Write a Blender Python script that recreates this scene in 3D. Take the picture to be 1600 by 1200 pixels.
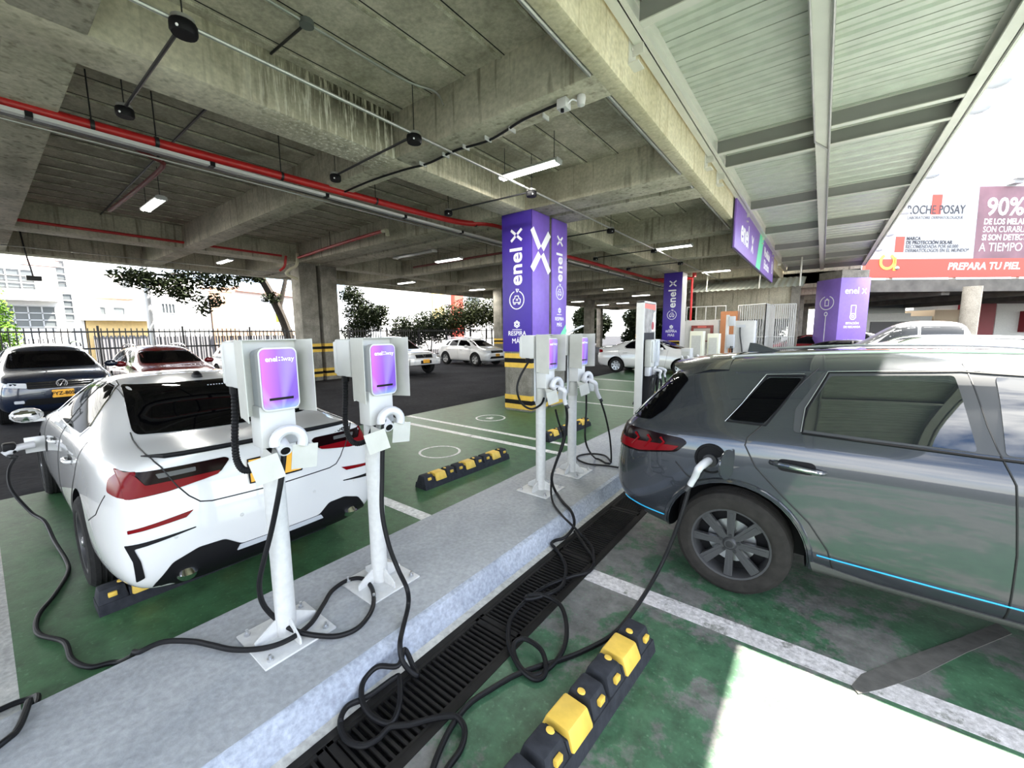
import bpy, bmesh, math, random
from mathutils import Vector, Matrix, Euler
from mathutils.bvhtree import BVHTree
R = math.radians
PI = math.pi
for o in list(bpy.data.objects):
    bpy.data.objects.remove(o)
SC = bpy.context.scene
COL = SC.collection

# ------------------------------------------------------------------ camera
def make_camera():
    yaw, pitch, roll = R(37.2), R(7.3), R(0.47)
    f = Vector((-math.sin(yaw)*math.cos(pitch), math.cos(yaw)*math.cos(pitch), -math.sin(pitch)))
    r0 = Vector((math.cos(yaw), math.sin(yaw), 0)); u0 = r0.cross(f)
    r = r0*math.cos(roll) - u0*math.sin(roll); u = r.cross(f)
    cd = bpy.data.cameras.new('camera'); cd.sensor_width = 36; cd.lens = 634/1600*36
    cd.clip_end = 400; cd.clip_start = 0.05
    co = bpy.data.objects.new('camera', cd); COL.objects.link(co)
    m = Matrix((r, u, -f)).transposed().to_4x4(); m.translation = (0, 0, 1.8)
    co.matrix_world = m
    SC.camera = co
make_camera()

# ------------------------------------------------------------------ sky, sun, exposure
SC.view_settings.view_transform = 'Standard'
SC.view_settings.look = 'None'
SC.view_settings.gamma = 1
SC.view_settings.use_curve_mapping = False
SC.view_settings.exposure = 1.1
def make_world():
    w = bpy.data.worlds.new('sky'); SC.world = w; w.use_nodes = True
    nt = w.node_tree; nt.nodes.clear()
    N = nt.nodes.new; L = nt.links.new
    out = N('ShaderNodeOutputWorld'); bg = N('ShaderNodeBackground')
    sky = N('ShaderNodeTexSky'); sky.sky_type = 'NISHITA'; sky.sun_disc = False
    sky.sun_elevation = R(60); sky.sun_rotation = R(34); sky.altitude = 2600; sky.dust_density = 1.5
    tc = N('ShaderNodeTexCoord'); mp = N('ShaderNodeMapping'); mp.inputs['Scale'].default_value = (1, 1, 2.6)
    no = N('ShaderNodeTexNoise'); no.inputs['Scale'].default_value = 2.3; no.inputs['Detail'].default_value = 7
    no.inputs['Roughness'].default_value = 0.58
    rp = N('ShaderNodeValToRGB'); rp.color_ramp.elements[0].position = 0.42; rp.color_ramp.elements[1].position = 0.60
    gain = N('ShaderNodeMix'); gain.data_type = 'RGBA'; gain.blend_type = 'MULTIPLY'; gain.inputs[0].default_value = 1
    gain.inputs[7].default_value = (0.34, 0.34, 0.34, 1)
    mx = N('ShaderNodeMix'); mx.data_type = 'RGBA'
    mx.inputs[7].default_value = (3.3, 3.3, 3.25, 1)
    L(tc.outputs['Generated'], mp.inputs[0]); L(mp.outputs[0], no.inputs['Vector']); L(no.outputs[0], rp.inputs[0])
    L(sky.outputs[0], gain.inputs[6]); L(gain.outputs[2], mx.inputs[6]); L(rp.outputs[0], mx.inputs[0])
    L(mx.outputs[2], bg.inputs[0]); bg.inputs[1].default_value = 1.0
    L(bg.outputs[0], out.inputs[0])
make_world()
def make_sun():
    ld = bpy.data.lights.new('sun', 'SUN'); ld.energy = 20.0; ld.angle = R(0.6); ld.color = (1.0, 0.95, 0.85)
    lo = bpy.data.objects.new('sun', ld); COL.objects.link(lo)
    lo.rotation_euler = Vector((-0.35, -0.47, -1)).to_track_quat('-Z', 'Y').to_euler()
make_sun()

# ------------------------------------------------------------------ materials
MATS = {}
def _new(name):
    m = bpy.data.materials.new(name); m.use_nodes = True
    b = m.node_tree.nodes['Principled BSDF']
    MATS[name] = m
    return m, m.node_tree, b
def plain(name, col, rough=0.5, metal=0.0, coat=0.0, spec=None, emit=0.0, var=0.0, vscale=8.0, bump=0.0):
    """simple procedural surface: colour with a little noise in it"""
    m, nt, b = _new(name); N = nt.nodes.new; L = nt.links.new
    c = (*col, 1)
    b.inputs['Base Color'].default_value = c
    b.inputs['Roughness'].default_value = rough; b.inputs['Metallic'].default_value = metal
    b.inputs['Coat Weight'].default_value = coat; b.inputs['Coat Roughness'].default_value = 0.03
    if spec is not None: b.inputs['Specular IOR Level'].default_value = spec
    if emit:
        b.inputs['Emission Color'].default_value = c; b.inputs['Emission Strength'].default_value = emit
    if var or bump:
        tc = N('ShaderNodeTexCoord'); no = N('ShaderNodeTexNoise')
        no.inputs['Scale'].default_value = vscale; no.inputs['Detail'].default_value = 6
        L(tc.outputs['Object'], no.inputs['Vector'])
        if var:
            mr = N('ShaderNodeMapRange'); mr.inputs[1].default_value = .25; mr.inputs[2].default_value = .75
            mr.inputs[3].default_value = 1-var; mr.inputs[4].default_value = 1+var
            mu = N('ShaderNodeVectorMath'); mu.operation = 'SCALE'; mu.inputs[0].default_value = col
            L(no.outputs[0], mr.inputs[0]); L(mr.outputs[0], mu.inputs['Scale']); L(mu.outputs[0], b.inputs['Base Color'])
        if bump:
            bu = N('ShaderNodeBump'); bu.inputs['Strength'].default_value = bump; bu.inputs['Distance'].default_value = .02
            L(no.outputs[0], bu.inputs['Height']); L(bu.outputs[0], b.inputs['Normal'])
    return m
def concrete(name, a, bcol, scale=1.2, streak=0.0, streak_col=(.08, .07, .05), rough=.85, bump=.3, grain=.35, axis=(1, 1, 1), spec=.35):
    """board-marked, stained concrete: two tones in big clouds, fine grain, optional vertical run stains"""
    m, nt, b = _new(name); N = nt.nodes.new; L = nt.links.new
    tc = N('ShaderNodeTexCoord')
    mp = N('ShaderNodeMapping'); mp.inputs['Scale'].default_value = axis
    n1 = N('ShaderNodeTexNoise'); n1.inputs['Scale'].default_value = scale; n1.inputs['Detail'].default_value = 9; n1.inputs['Roughness'].default_value = .66
    L(tc.outputs['Object'], mp.inputs[0]); L(mp.outputs[0], n1.inputs['Vector'])
    r1 = N('ShaderNodeValToRGB'); r1.color_ramp.elements[0].position = .36; r1.color_ramp.elements[1].position = .64
    r1.color_ramp.elements[0].color = (*bcol, 1); r1.color_ramp.elements[1].color = (*a, 1)
    L(n1.outputs[0], r1.inputs[0])
    n2 = N('ShaderNodeTexNoise'); n2.inputs['Scale'].default_value = scale*22; n2.inputs['Detail'].default_value = 5
    L(tc.outputs['Object'], n2.inputs['Vector'])
    mr = N('ShaderNodeMapRange'); mr.inputs[1].default_value = .3; mr.inputs[2].default_value = .7
    mr.inputs[3].default_value = 1-grain; mr.inputs[4].default_value = 1+grain*.6
    L(n2.outputs[0], mr.inputs[0])
    mu = N('ShaderNodeVectorMath'); mu.operation = 'SCALE'
    L(r1.outputs[0], mu.inputs[0]); L(mr.outputs[0], mu.inputs['Scale'])
    last = mu.outputs[0]
    if streak:
        ms = N('ShaderNodeMapping'); ms.inputs['Scale'].default_value = (5, 5, .35)
        n3 = N('ShaderNodeTexNoise'); n3.inputs['Scale'].default_value = 2.2; n3.inputs['Detail'].default_value = 6
        L(tc.outputs['Object'], ms.inputs[0]); L(ms.outputs[0], n3.inputs['Vector'])
        r3 = N('ShaderNodeValToRGB'); r3.color_ramp.elements[0].position = .55; r3.color_ramp.elements[1].position = .70
        r3.color_ramp.elements[1].color = (streak, streak, streak, 1)
        L(n3.outputs[0], r3.inputs[0])
        mx = N('ShaderNodeMix'); mx.data_type = 'RGBA'; mx.inputs[7].default_value = (*streak_col, 1)
        L(r3.outputs[0], mx.inputs[0]); L(last, mx.inputs[6]); last = mx.outputs[2]
    L(last, b.inputs['Base Color'])
    b.inputs['Roughness'].default_value = rough; b.inputs['Specular IOR Level'].default_value = spec
    bu = N('ShaderNodeBump'); bu.inputs['Strength'].default_value = bump; bu.inputs['Distance'].default_value = .015
    L(n2.outputs[0], bu.inputs['Height']); L(bu.outputs[0], b.inputs['Normal'])
    return m
def painted(name, paint, worn, amount=.5, scale=1.0, rough=.45, tone=.45):
    """floor paint worn through to grey concrete in ragged patches"""
    m, nt, b = _new(name); N = nt.nodes.new; L = nt.links.new
    tc = N('ShaderNodeTexCoord')
    n1 = N('ShaderNodeTexNoise'); n1.inputs['Scale'].default_value = scale; n1.inputs['Detail'].default_value = 12; n1.inputs['Roughness'].default_value = .72
    n2 = N('ShaderNodeTexNoise'); n2.inputs['Scale'].default_value = scale*9; n2.inputs['Detail'].default_value = 10; n2.inputs['Roughness'].default_value = .7
    n3 = N('ShaderNodeTexNoise'); n3.inputs['Scale'].default_value = scale*45; n3.inputs['Detail'].default_value = 4
    for n in (n1, n2, n3): L(tc.outputs['Object'], n.inputs['Vector'])
    r1 = N('ShaderNodeValToRGB'); r1.color_ramp.elements[0].position = amount; r1.color_ramp.elements[1].position = amount+.045
    L(n1.outputs[0], r1.inputs[0])
    mr = N('ShaderNodeMapRange'); mr.inputs[1].default_value = .3; mr.inputs[2].default_value = .7; mr.inputs[3].default_value = 1-tone; mr.inputs[4].default_value = 1+tone
    L(n2.outputs[0], mr.inputs[0])
    s1 = N('ShaderNodeVectorMath'); s1.operation = 'SCALE'; s1.inputs[0].default_value = paint; L(mr.outputs[0], s1.inputs['Scale'])
    s2 = N('ShaderNodeVectorMath'); s2.operation = 'SCALE'; s2.inputs[0].default_value = worn; L(mr.outputs[0], s2.inputs['Scale'])
    mx = N('ShaderNodeMix'); mx.data_type = 'RGBA'; L(r1.outputs[0], mx.inputs[0]); L(s1.outputs[0], mx.inputs[6]); L(s2.outputs[0], mx.inputs[7])
    # pale scuffs
    r3 = N('ShaderNodeValToRGB'); r3.color_ramp.elements[0].position = .60; r3.color_ramp.elements[1].position = .74; r3.color_ramp.elements[1].color = (.45, .45, .45, 1)
    L(n3.outputs[0], r3.inputs[0])
    m2 = N('ShaderNodeMix'); m2.data_type = 'RGBA'; L(r3.outputs[0], m2.inputs[0]); L(mx.outputs[2], m2.inputs[6]); m2.inputs[7].default_value = (*[min(1, p*2.2+.05) for p in paint], 1)
    L(m2.outputs[2], b.inputs['Base Color'])
    b.inputs['Roughness'].default_value = rough
    bu = N('ShaderNodeBump'); bu.inputs['Strength'].default_value = .25; bu.inputs['Distance'].default_value = .01
    L(n2.outputs[0], bu.inputs['Height']); L(bu.outputs[0], b.inputs['Normal'])
    return m
def brick(name, c1, c2, mortar, scale=6):
    m, nt, b = _new(name); N = nt.nodes.new; L = nt.links.new
    tc = N('ShaderNodeTexCoord'); mp = N('ShaderNodeMapping'); mp.inputs['Rotation'].default_value = (R(90), 0, 0)
    se = N('ShaderNodeSeparateXYZ'); ad = N('ShaderNodeMath'); ad.operation = 'ADD'; co = N('ShaderNodeCombineXYZ')
    L(tc.outputs['Object'], se.inputs[0]); L(se.outputs[0], ad.inputs[0]); L(se.outputs[1], ad.inputs[1])
    L(ad.outputs[0], co.inputs[0]); L(se.outputs[2], co.inputs[1])
    bt = N('ShaderNodeTexBrick'); bt.inputs['Scale'].default_value = scale
    bt.inputs['Color1'].default_value = (*c1, 1); bt.inputs['Color2'].default_value = (*c2, 1); bt.inputs['Mortar'].default_value = (*mortar, 1)
    L(co.outputs[0], bt.inputs['Vector']); L(bt.outputs[0], b.inputs['Base Color']); b.inputs['Roughness'].default_value = .9
    return m
def gradient_face(name):
    """printed charger face: violet with a pink glow at the lower left and a pale fan rising from the foot"""
    m, nt, b = _new(name); N = nt.nodes.new; L = nt.links.new
    tc = N('ShaderNodeTexCoord'); se = N('ShaderNodeSeparateXYZ'); L(tc.outputs['Object'], se.inputs[0])
    # object space: y across (-.085 .. .085), z up (0 .. .31)
    def mr(sock, a, c_, d, e):
        n = N('ShaderNodeMapRange'); n.inputs[1].default_value = a; n.inputs[2].default_value = c_; n.inputs[3].default_value = d; n.inputs[4].default_value = e
        L(sock, n.inputs[0]); return n.outputs[0]
    base = N('ShaderNodeMix'); base.data_type = 'RGBA'
    base.inputs[6].default_value = (.56, .12, .58, 1); base.inputs[7].default_value = (.17, .07, .44, 1)
    L(mr(se.outputs[1], -.09, .02, 0, 1), base.inputs[0])
    # rays: bright along lines from the foot
    at = N('ShaderNodeMath'); at.operation = 'ARCTAN2'
    sub = N('ShaderNodeMath'); sub.operation = 'ADD'; sub.inputs[1].default_value = .02; L(se.outputs[2], sub.inputs[0])
    L(se.outputs[1], at.inputs[0]); L(sub.outputs[0], at.inputs[1])
    wv = N('ShaderNodeMath'); wv.operation = 'SINE'; ml = N('ShaderNodeMath'); ml.operation = 'MULTIPLY_ADD'; ml.inputs[1].default_value = 7.5; ml.inputs[2].default_value = .3
    L(at.outputs[0], ml.inputs[0]); L(ml.outputs[0], wv.inputs[0])
    m2 = N('ShaderNodeMix'); m2.data_type = 'RGBA'; m2.inputs[7].default_value = (.46, .34, .70, 1)
    f = mr(wv.outputs[0], .0, 1.0, 0, .38); L(f, m2.inputs[0]); L(base.outputs[2], m2.inputs[6])
    m3 = N('ShaderNodeMix'); m3.data_type = 'RGBA'; m3.inputs[7].default_value = (.22, .42, .72, 1)
    L(mr(se.outputs[2], .0, .05, .75, 0), m3.inputs[0]); L(m2.outputs[2], m3.inputs[6])
    L(m3.outputs[2], b.inputs['Base Color']); b.inputs['Roughness'].default_value = .25
    return m

conc_slab = concrete('slab_concrete', (.52, .475, .375), (.27, .25, .185), 1.1, grain=.22)
conc_beam = concrete('beam_concrete', (.60, .56, .44), (.36, .335, .25), .9, streak=.7, streak_col=(.13, .11, .075), grain=.2)
def stained_beam():
    m = concrete('stained_beam_concrete', (.66, .61, .47), (.40, .37, .27), .9, streak=.5, streak_col=(.16, .14, .095), grain=.2)
    nt = m.node_tree; b = nt.nodes['Principled BSDF']; N = nt.nodes.new; L = nt.links.new
    src = b.inputs['Base Color'].links[0].from_socket
    tc = N('ShaderNodeTexCoord'); se = N('ShaderNodeSeparateXYZ'); L(tc.outputs['Object'], se.inputs[0])
    def mr(sock, a, c_, d, e):
        n = N('ShaderNodeMapRange'); n.inputs[1].default_value = a; n.inputs[2].default_value = c_; n.inputs[3].default_value = d; n.inputs[4].default_value = e
        L(sock, n.inputs[0]); return n.outputs[0]
    def mul(p, q):
        n = N('ShaderNodeMath'); n.operation = 'MULTIPLY'; L(p, n.inputs[0]); L(q, n.inputs[1]); return n.outputs[0]
    win = mul(mr(se.outputs[1], 1.7, 3.2, 0, 1), mr(se.outputs[1], 4.05, 4.1, 1, .35))
    ms = N('ShaderNodeMapping'); ms.inputs['Scale'].default_value = (9, 9, .8); L(tc.outputs['Object'], ms.inputs[0])
    n3 = N('ShaderNodeTexNoise'); n3.inputs['Scale'].default_value = 2.0; n3.inputs['Detail'].default_value = 8; n3.inputs['Roughness'].default_value = .7; L(ms.outputs[0], n3.inputs['Vector'])
    dark = mul(win, mul(mr(n3.outputs[0], .42, .52, 0, 1), mr(se.outputs[2], 4.42, 4.85, .15, 1)))
    pale = mul(win, mul(mr(n3.outputs[0], .47, .40, 0, 1), mr(se.outputs[2], 4.95, 4.6, 0, .9)))
    x1 = N('ShaderNodeMix'); x1.data_type = 'RGBA'; x1.inputs[7].default_value = (.85, .82, .72, 1); L(pale, x1.inputs[0]); L(src, x1.inputs[6])
    x2 = N('ShaderNodeMix'); x2.data_type = 'RGBA'; x2.inputs[7].default_value = (.05, .042, .028, 1); L(dark, x2.inputs[0]); L(x1.outputs[2], x2.inputs[6])
    L(x2.outputs[2], b.inputs['Base Color'])
    return m
conc_stained = stained_beam()
slab_joint = concrete('slab_joint_mortar', (.66, .63, .50), (.30, .28, .2), 6, grain=.3)
conc_edge = concrete('edge_beam_concrete', (.66, .60, .43), (.48, .43, .28), 1.0, streak=.5, streak_col=(.30, .24, .13), grain=.2)
conc_column = concrete('column_concrete', (.30, .28, .24), (.16, .15, .125), 2.2, grain=.3, streak=.3)
conc_island = concrete('island_concrete', (.36, .37, .375), (.27, .28, .29), 1.6, grain=.16, rough=.7, axis=(1, .5, 1))
conc_kerb = concrete('kerb_paint', (.44, .475, .55), (.30, .33, .39), 2.0, grain=.25)
conc_strip = concrete('pale_concrete', (.50, .49, .45), (.36, .355, .33), 1.5, grain=.25)
asphalt = concrete('asphalt', (.036, .036, .040), (.016, .016, .019), .5, rough=.9, grain=.3, spec=.1)
green_left = painted('green_floor_paint', (.040, .105, .045), (.15, .16, .13), .66, .8, rough=.42)
green_right = painted('worn_green_floor_paint', (.042, .108, .058), (.135, .135, .128), .478, 1.0, rough=.5)
white_line = painted('worn_white_paint', (.62, .62, .60), (.30, .30, .28), .60, 2.2)
grey_line = painted('grubby_white_paint', (.52, .50, .50), (.24, .24, .22), .55, 4.0)
red_pipe = plain('red_pipe_paint', (.50, .018, .018), .35, var=.15)
dark_red = plain('dark_red_paint', (.18, .03, .025), .5, var=.2)
white_steel = plain('white_powder_coat', (.53, .53, .515), .45, var=.04)
white_pole = plain('chipped_white_paint', (.54, .54, .53), .5, var=.08, vscale=30, bump=.1)
shield_grey = plain('pale_grey_sheet_steel', (.46, .46, .425), .5, var=.06, vscale=14)
plastic_white = plain('white_plastic', (.55, .55, .57), .35)
plastic_grey = plain('light_grey_plastic', (.45, .47, .50), .4)
charger_face = gradient_face('violet_charger_face')
violet_plain = plain('violet_print', (.30, .20, .70), .3, var=.1)
black_rubber = plain('black_rubber', (.018, .018, .02), .55, var=.2, vscale=20)
cable_black = plain('black_cable_sheath', (.007, .007, .008), .5, spec=.22)
black_plastic = plain('black_plastic', (.006, .006, .007), .5, spec=.15)
dark_iron = plain('dark_grate_iron', (.012, .011, .010), .7, spec=.2, var=.35, vscale=12)
void_black = plain('dark_drain_inside', (.004, .004, .004), .9)
yellow_paint = plain('yellow_block_paint', (.70, .46, .07), .55, var=.18, vscale=14)
yellow_band = plain('yellow_band_paint', (.66, .42, .05), .6, var=.15)
black_band = plain('black_band_paint', (.008, .008, .008), .7, spec=.15)
stop_rubber = plain('grey_black_rubber', (.026, .028, .034), .8, spec=.2, var=.3, vscale=25, bump=.3)
purple_dark = plain('deep_violet_wrap', (.050, .022, .30), .42, var=.06)
purple_mid = plain('violet_wrap', (.20, .11, .55), .4, var=.08)
mint = plain('mint_green_print', (.16, .72, .42), .45)
print_white = plain('white_print', (.9, .9, .92), .5)
galv = plain('galvanised_conduit', (.42, .42, .39), .35, metal=.6, var=.1)
dark_metal = plain('dark_metal', (.03, .03, .032), .4, metal=.4)
steel_frame = plain('painted_steel_frame', (.64, .63, .57), .45, var=.06, vscale=3)
steel_web = plain('grey_steel_web', (.27, .265, .25), .5, var=.06, vscale=3)
deck_steel = plain('pale_green_deck_steel', (.58, .61, .53), .38, metal=.15, var=.10, vscale=5, bump=.15)
lamp_glow = plain('lit_tube', (1, .98, .93), .4, emit=9)
chrome = plain('chrome', (.75, .75, .76), .12, metal=1)
alu = plain('wheel_silver', (.55, .56, .57), .3, metal=.9)
dark_alu = plain('dark_grey_alloy', (.055, .055, .058), .4, metal=.3)
tyre = plain('tyre_rubber', (.013, .013, .013), .85, spec=.2, var=.25, vscale=30, bump=.2)
tyre_dusty = plain('dusty_tyre_rubber', (.024, .022, .020), .9, spec=.2, var=.25, vscale=18, bump=.2)
glass_dark = plain('dark_tinted_glass', (.0015, .0015, .002), .03, spec=.09)
glass_side = plain('side_tinted_glass', (.003, .0035, .004), .03, spec=.03)
glass_clear = plain('grey_tinted_glass', (.006, .008, .010), .01, spec=1.0, coat=1.0)
lens_clear = plain('headlamp_glass', (.55, .57, .6), .08, coat=.6)
red_lens = plain('red_lamp_lens', (.15, .002, .005), .2, spec=.14)
dark_red_lens = plain('smoked_red_lens', (.006, .001, .0015), .15, spec=.12)
seam_dark = plain('panel_gap', (.006, .006, .006), .6)
plate_amber = plain('amber_number_plate', (.86, .42, .03), .45)
def paint(name, col, metal=.0, rough=.22):
    return plain(name, col, rough, metal, coat=1.0)
car_white = paint('white_car_paint', (.62, .62, .615))
car_grey = paint('graphite_metallic_paint', (.046, .051, .060), .5, .24)
car_blue = paint('blue_black_paint', (.008, .014, .032), .2)
car_red = paint('dark_red_car_paint', (.16, .008, .012), .2)
car_silver = paint('silver_car_paint', (.52, .53, .54), .5)
car_black = paint('black_car_paint', (.008, .008, .009))
cyan_line = plain('light_blue_trim', (.03, .42, .75), .3)
brick_orange = brick('orange_brick', (.52, .19, .07), (.44, .15, .05), (.42, .3, .2), 7)
brick_pale = brick('pale_brick', (.42, .24, .15), (.34, .19, .12), (.45, .38, .3), 5)
# ------------------------------------------------------------------ mesh helpers
class MB:
    """collects shapes into one mesh"""
    def __init__(s): s.bm = bmesh.new(); s.mats = []; s.cur = 0
    def mat(s, m):
        if m not in s.mats: s.mats.append(m)
        s.cur = s.mats.index(m); return s
    def _mark(s, n0):
        s.bm.faces.ensure_lookup_table()
        for f in s.bm.faces[n0:]: f.material_index = s.cur
    def box(s, a, b, bev=0.0, M=None, taper=None):
        n0 = len(s.bm.faces)
        x0, y0, z0 = a; x1, y1, z1 = b
        P = [(x0, y0, z0), (x1, y0, z0), (x1, y1, z0), (x0, y1, z0), (x0, y0, z1), (x1, y0, z1), (x1, y1, z1), (x0, y1, z1)]
        if taper:
            cx, cy = (x0+x1)/2, (y0+y1)/2
            P = P[:4]+[(cx+(p[0]-cx)*taper[0], cy+(p[1]-cy)*taper[1], p[2]) for p in P[4:]]
        V = [s.bm.verts.new(M @ Vector(p) if M else p) for p in P]
        F = [s.bm.faces.new([V[i] for i in q]) for q in ((3, 2, 1, 0), (4, 5, 6, 7), (0, 1, 5, 4), (1, 2, 6, 5), (2, 3, 7, 6), (3, 0, 4, 7))]
        if bev:
            E = list({e for f in F for e in f.edges})
            bmesh.ops.bevel(s.bm, geom=E, offset=bev, segments=2, profile=.5, affect='EDGES')
        s._mark(n0); return s
    def tube(s, pts, r, n=10, cap=True, closed=False):
        """tube along a polyline (r number or list)"""
        n0 = len(s.bm.faces)
        pts = [Vector(p) for p in pts]; m = len(pts)
        rr = r if isinstance(r, (list, tuple)) else [r]*m
        rings = []; prev = None
        for i, p in enumerate(pts):
            if closed: t = pts[(i+1) % m]-pts[i-1]
            else: t = pts[min(i+1, m-1)]-pts[max(i-1, 0)]
            if t.length < 1e-9: t = Vector((0, 0, 1))
            t.normalize()
            if prev is None:
                a = Vector((0, 0, 1)) if abs(t.z) < .9 else Vector((1, 0, 0))
                u = t.cross(a).normalized()
            else:
                u = prev-t*prev.dot(t)
                if u.length < 1e-6: u = t.orthogonal()
                u.normalize()
            prev = u; v = t.cross(u)
            rings.append([s.bm.verts.new(p+(u*math.cos(2*PI*k/n)+v*math.sin(2*PI*k/n))*rr[i]) for k in range(n)])
        for i in range(m if closed else m-1):
            A, B = rings[i], rings[(i+1) % m]
            for k in range(n): s.bm.faces.new((A[k], A[(k+1) % n], B[(k+1) % n], B[k]))
        if cap and not closed:
            s.bm.faces.new(rings[0][::-1]); s.bm.faces.new(rings[-1])
        s._mark(n0); return s
    def cyl(s, p, q, r, r2=None, n=20, cap=True):
        return s.tube([p, q], [r, r if r2 is None else r2], n, cap)
    def lathe(s, prof, n=28, M=None, axis='z', cap=True):
        """profile [(r, h)] spun about an axis"""
        n0 = len(s.bm.faces); rings = []
        for r, h in prof:
            ring = []
            for k in range(n):
                a = 2*PI*k/n; c, d = r*math.cos(a), r*math.sin(a)
                p = Vector((c, d, h)) if axis == 'z' else (Vector((c, h, d)) if axis == 'y' else Vector((h, c, d)))
                ring.append(s.bm.verts.new(M @ p if M else p))
            rings.append(ring)
        for A, B in zip(rings, rings[1:]):
            for k in range(n): s.bm.faces.new((A[k], A[(k+1) % n], B[(k+1) % n], B[k]))
        if cap and prof[0][0] > 1e-5: s.bm.faces.new(rings[0])
        if cap and prof[-1][0] > 1e-5: s.bm.faces.new(rings[-1])
        s._mark(n0); return s
    def prism(s, poly, vec, M=None):
        """extrude a flat 3-D polygon along vec"""
        n0 = len(s.bm.faces); v = Vector(vec)
        T = (lambda p: M @ p) if M else (lambda p: p)
        A = [s.bm.verts.new(T(Vector(p))) for p in poly]; B = [s.bm.verts.new(T(Vector(p)+v)) for p in poly]
        k = len(A)
        s.bm.faces.new(A[::-1]); s.bm.faces.new(B)
        for i in range(k): s.bm.faces.new((A[i], A[(i+1) % k], B[(i+1) % k], B[i]))
        s._mark(n0); return s
    def quad(s, pts):
        n0 = len(s.bm.faces); s.bm.faces.new([s.bm.verts.new(p) for p in pts]); s._mark(n0); return s
    def sphere(s, c, r, seg=12, scale=(1, 1, 1)):
        n0 = len(s.bm.faces)
        M = Matrix.Translation(c) @ Matrix.Diagonal((r*scale[0], r*scale[1], r*scale[2], 1))
        bmesh.ops.create_uvsphere(s.bm, u_segments=seg, v_segments=max(6, seg//2), radius=1, matrix=M)
        s._mark(n0); return s
    def build(s, name, m=None, parent=None, smooth=30, loc=None, fixn=True):
        if fixn: bmesh.ops.recalc_face_normals(s.bm, faces=s.bm.faces[:])
        me = bpy.data.meshes.new(name); s.bm.to_mesh(me); s.bm.free()
        for k in (s.mats or [m]): me.materials.append(k)
        if smooth:
            for p in me.polygons: p.use_smooth = True
            me.set_sharp_from_angle(angle=R(smooth))
        o = bpy.data.objects.new(name, me); COL.objects.link(o)
        if parent: o.parent = parent
        if loc: o.location = loc
        return o
def tag(o, label=None, cat=None, group=None, kind=None):
    if label: o['label'] = label
    if cat: o['category'] = cat
    if group: o['group'] = group
    if kind: o['kind'] = kind
    return o
def thing(name, label, cat, loc=(0, 0, 0), rz=0.0, group=None):
    o = bpy.data.objects.new(name, None); COL.objects.link(o); o.empty_display_size = .2
    o.location = loc; o.rotation_euler = (0, 0, rz)
    return tag(o, label, cat, group)
def struct(name, mb, m=None, smooth=30):
    return tag(mb.build(name, m, None, smooth), kind='structure')
def dup(root, loc=None, rz=None, label=None, group=None):
    r = root.copy(); COL.objects.link(r)
    if loc is not None: r.location = loc
    if rz is not None: r.rotation_euler = (0, 0, rz)
    if label: r['label'] = label
    if group: r['group'] = group
    for ch in list(root.children):
        c = ch.copy(); COL.objects.link(c); c.parent = r
        for g in list(ch.children):
            d = g.copy(); COL.objects.link(d); d.parent = c
    return r
def spline(pts, k=8, closed=False):
    """Catmull-Rom through the points"""
    P = [Vector(p) for p in pts]; n = len(P); out = []
    rng = range(n) if closed else range(n-1)
    for i in rng:
        if closed: a, b, c, d = P[i-1], P[i], P[(i+1) % n], P[(i+2) % n]
        else: a, b, c, d = P[max(i-1, 0)], P[i], P[i+1], P[min(i+2, n-1)]
        for j in range(k):
            t = j/k
            out.append(.5*((2*b)+(c-a)*t+(2*a-5*b+4*c-d)*t*t+(3*b-a-3*c+d)*t**3))
    if not closed: out.append(P[-1])
    return out
def text(name, s, size, origin, xdir, ydir, m, parent=None, depth=.003, align='CENTER', sx=1.0, shear=0.0, spacing=1.0, bold=0.0):
    """raised lettering; origin = middle of the line, xdir = reading direction, ydir = up of the letters"""
    cu = bpy.data.curves.new('lettering', 'FONT'); cu.body = s; cu.size = size; cu.align_x = align; cu.align_y = 'CENTER'
    cu.extrude = depth; cu.shear = shear; cu.space_character = spacing; cu.resolution_u = 3; cu.offset = bold
    tmp = bpy.data.objects.new('lettering', cu); COL.objects.link(tmp)
    dg = bpy.context.evaluated_depsgraph_get(); dg.update()
    me = bpy.data.meshes.new_from_object(tmp.evaluated_get(dg)); bpy.data.objects.remove(tmp); bpy.data.curves.remove(cu)
    X = Vector(xdir).normalized(); Y = Vector(ydir).normalized(); Z = X.cross(Y)
    M = Matrix((X*sx, Y, Z)).transposed().to_4x4(); M.translation = origin
    me.transform(M); me.materials.clear(); me.materials.append(m)
    if parent is None and name is None: return me
    o = bpy.data.objects.new(name, me); COL.objects.link(o)
    if parent: o.parent = parent
    return o
def xmark(mb, c, X, Y, size, w, depth=.004, gap=.12):
    """the four-stroke cross of the wordmark"""
    c = Vector(c); X = Vector(X).normalized(); Y = Vector(Y).normalized(); Z = X.cross(Y)
    for a in (45, 135, 225, 315):
        d = X*math.cos(R(a))*.82+Y*math.sin(R(a)); d.normalize(); e = Z.cross(d)
        p0 = c+d*size*gap; p1 = c+d*size*.62
        mb.prism([p0-e*w/2, p1-e*w/2, p1+e*w/2, p0+e*w/2], Z*depth)
    return mb
def ring(mb, c, X, Y, r, w, depth=.004, a0=0, a1=360, n=28, ry=None):
    c = Vector(c); X = Vector(X).normalized(); Y = Vector(Y).normalized(); Z = X.cross(Y); ry = ry or r
    def P(a, q): return c+X*math.cos(a)*(r+q)+Y*math.sin(a)*(ry+q)
    for k in range(n):
        a, b = R(a0+(a1-a0)*k/n), R(a0+(a1-a0)*(k+1)/n)
        mb.prism([P(a, -w/2), P(b, -w/2), P(b, w/2), P(a, w/2)], Z*depth)
    return mb
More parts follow.
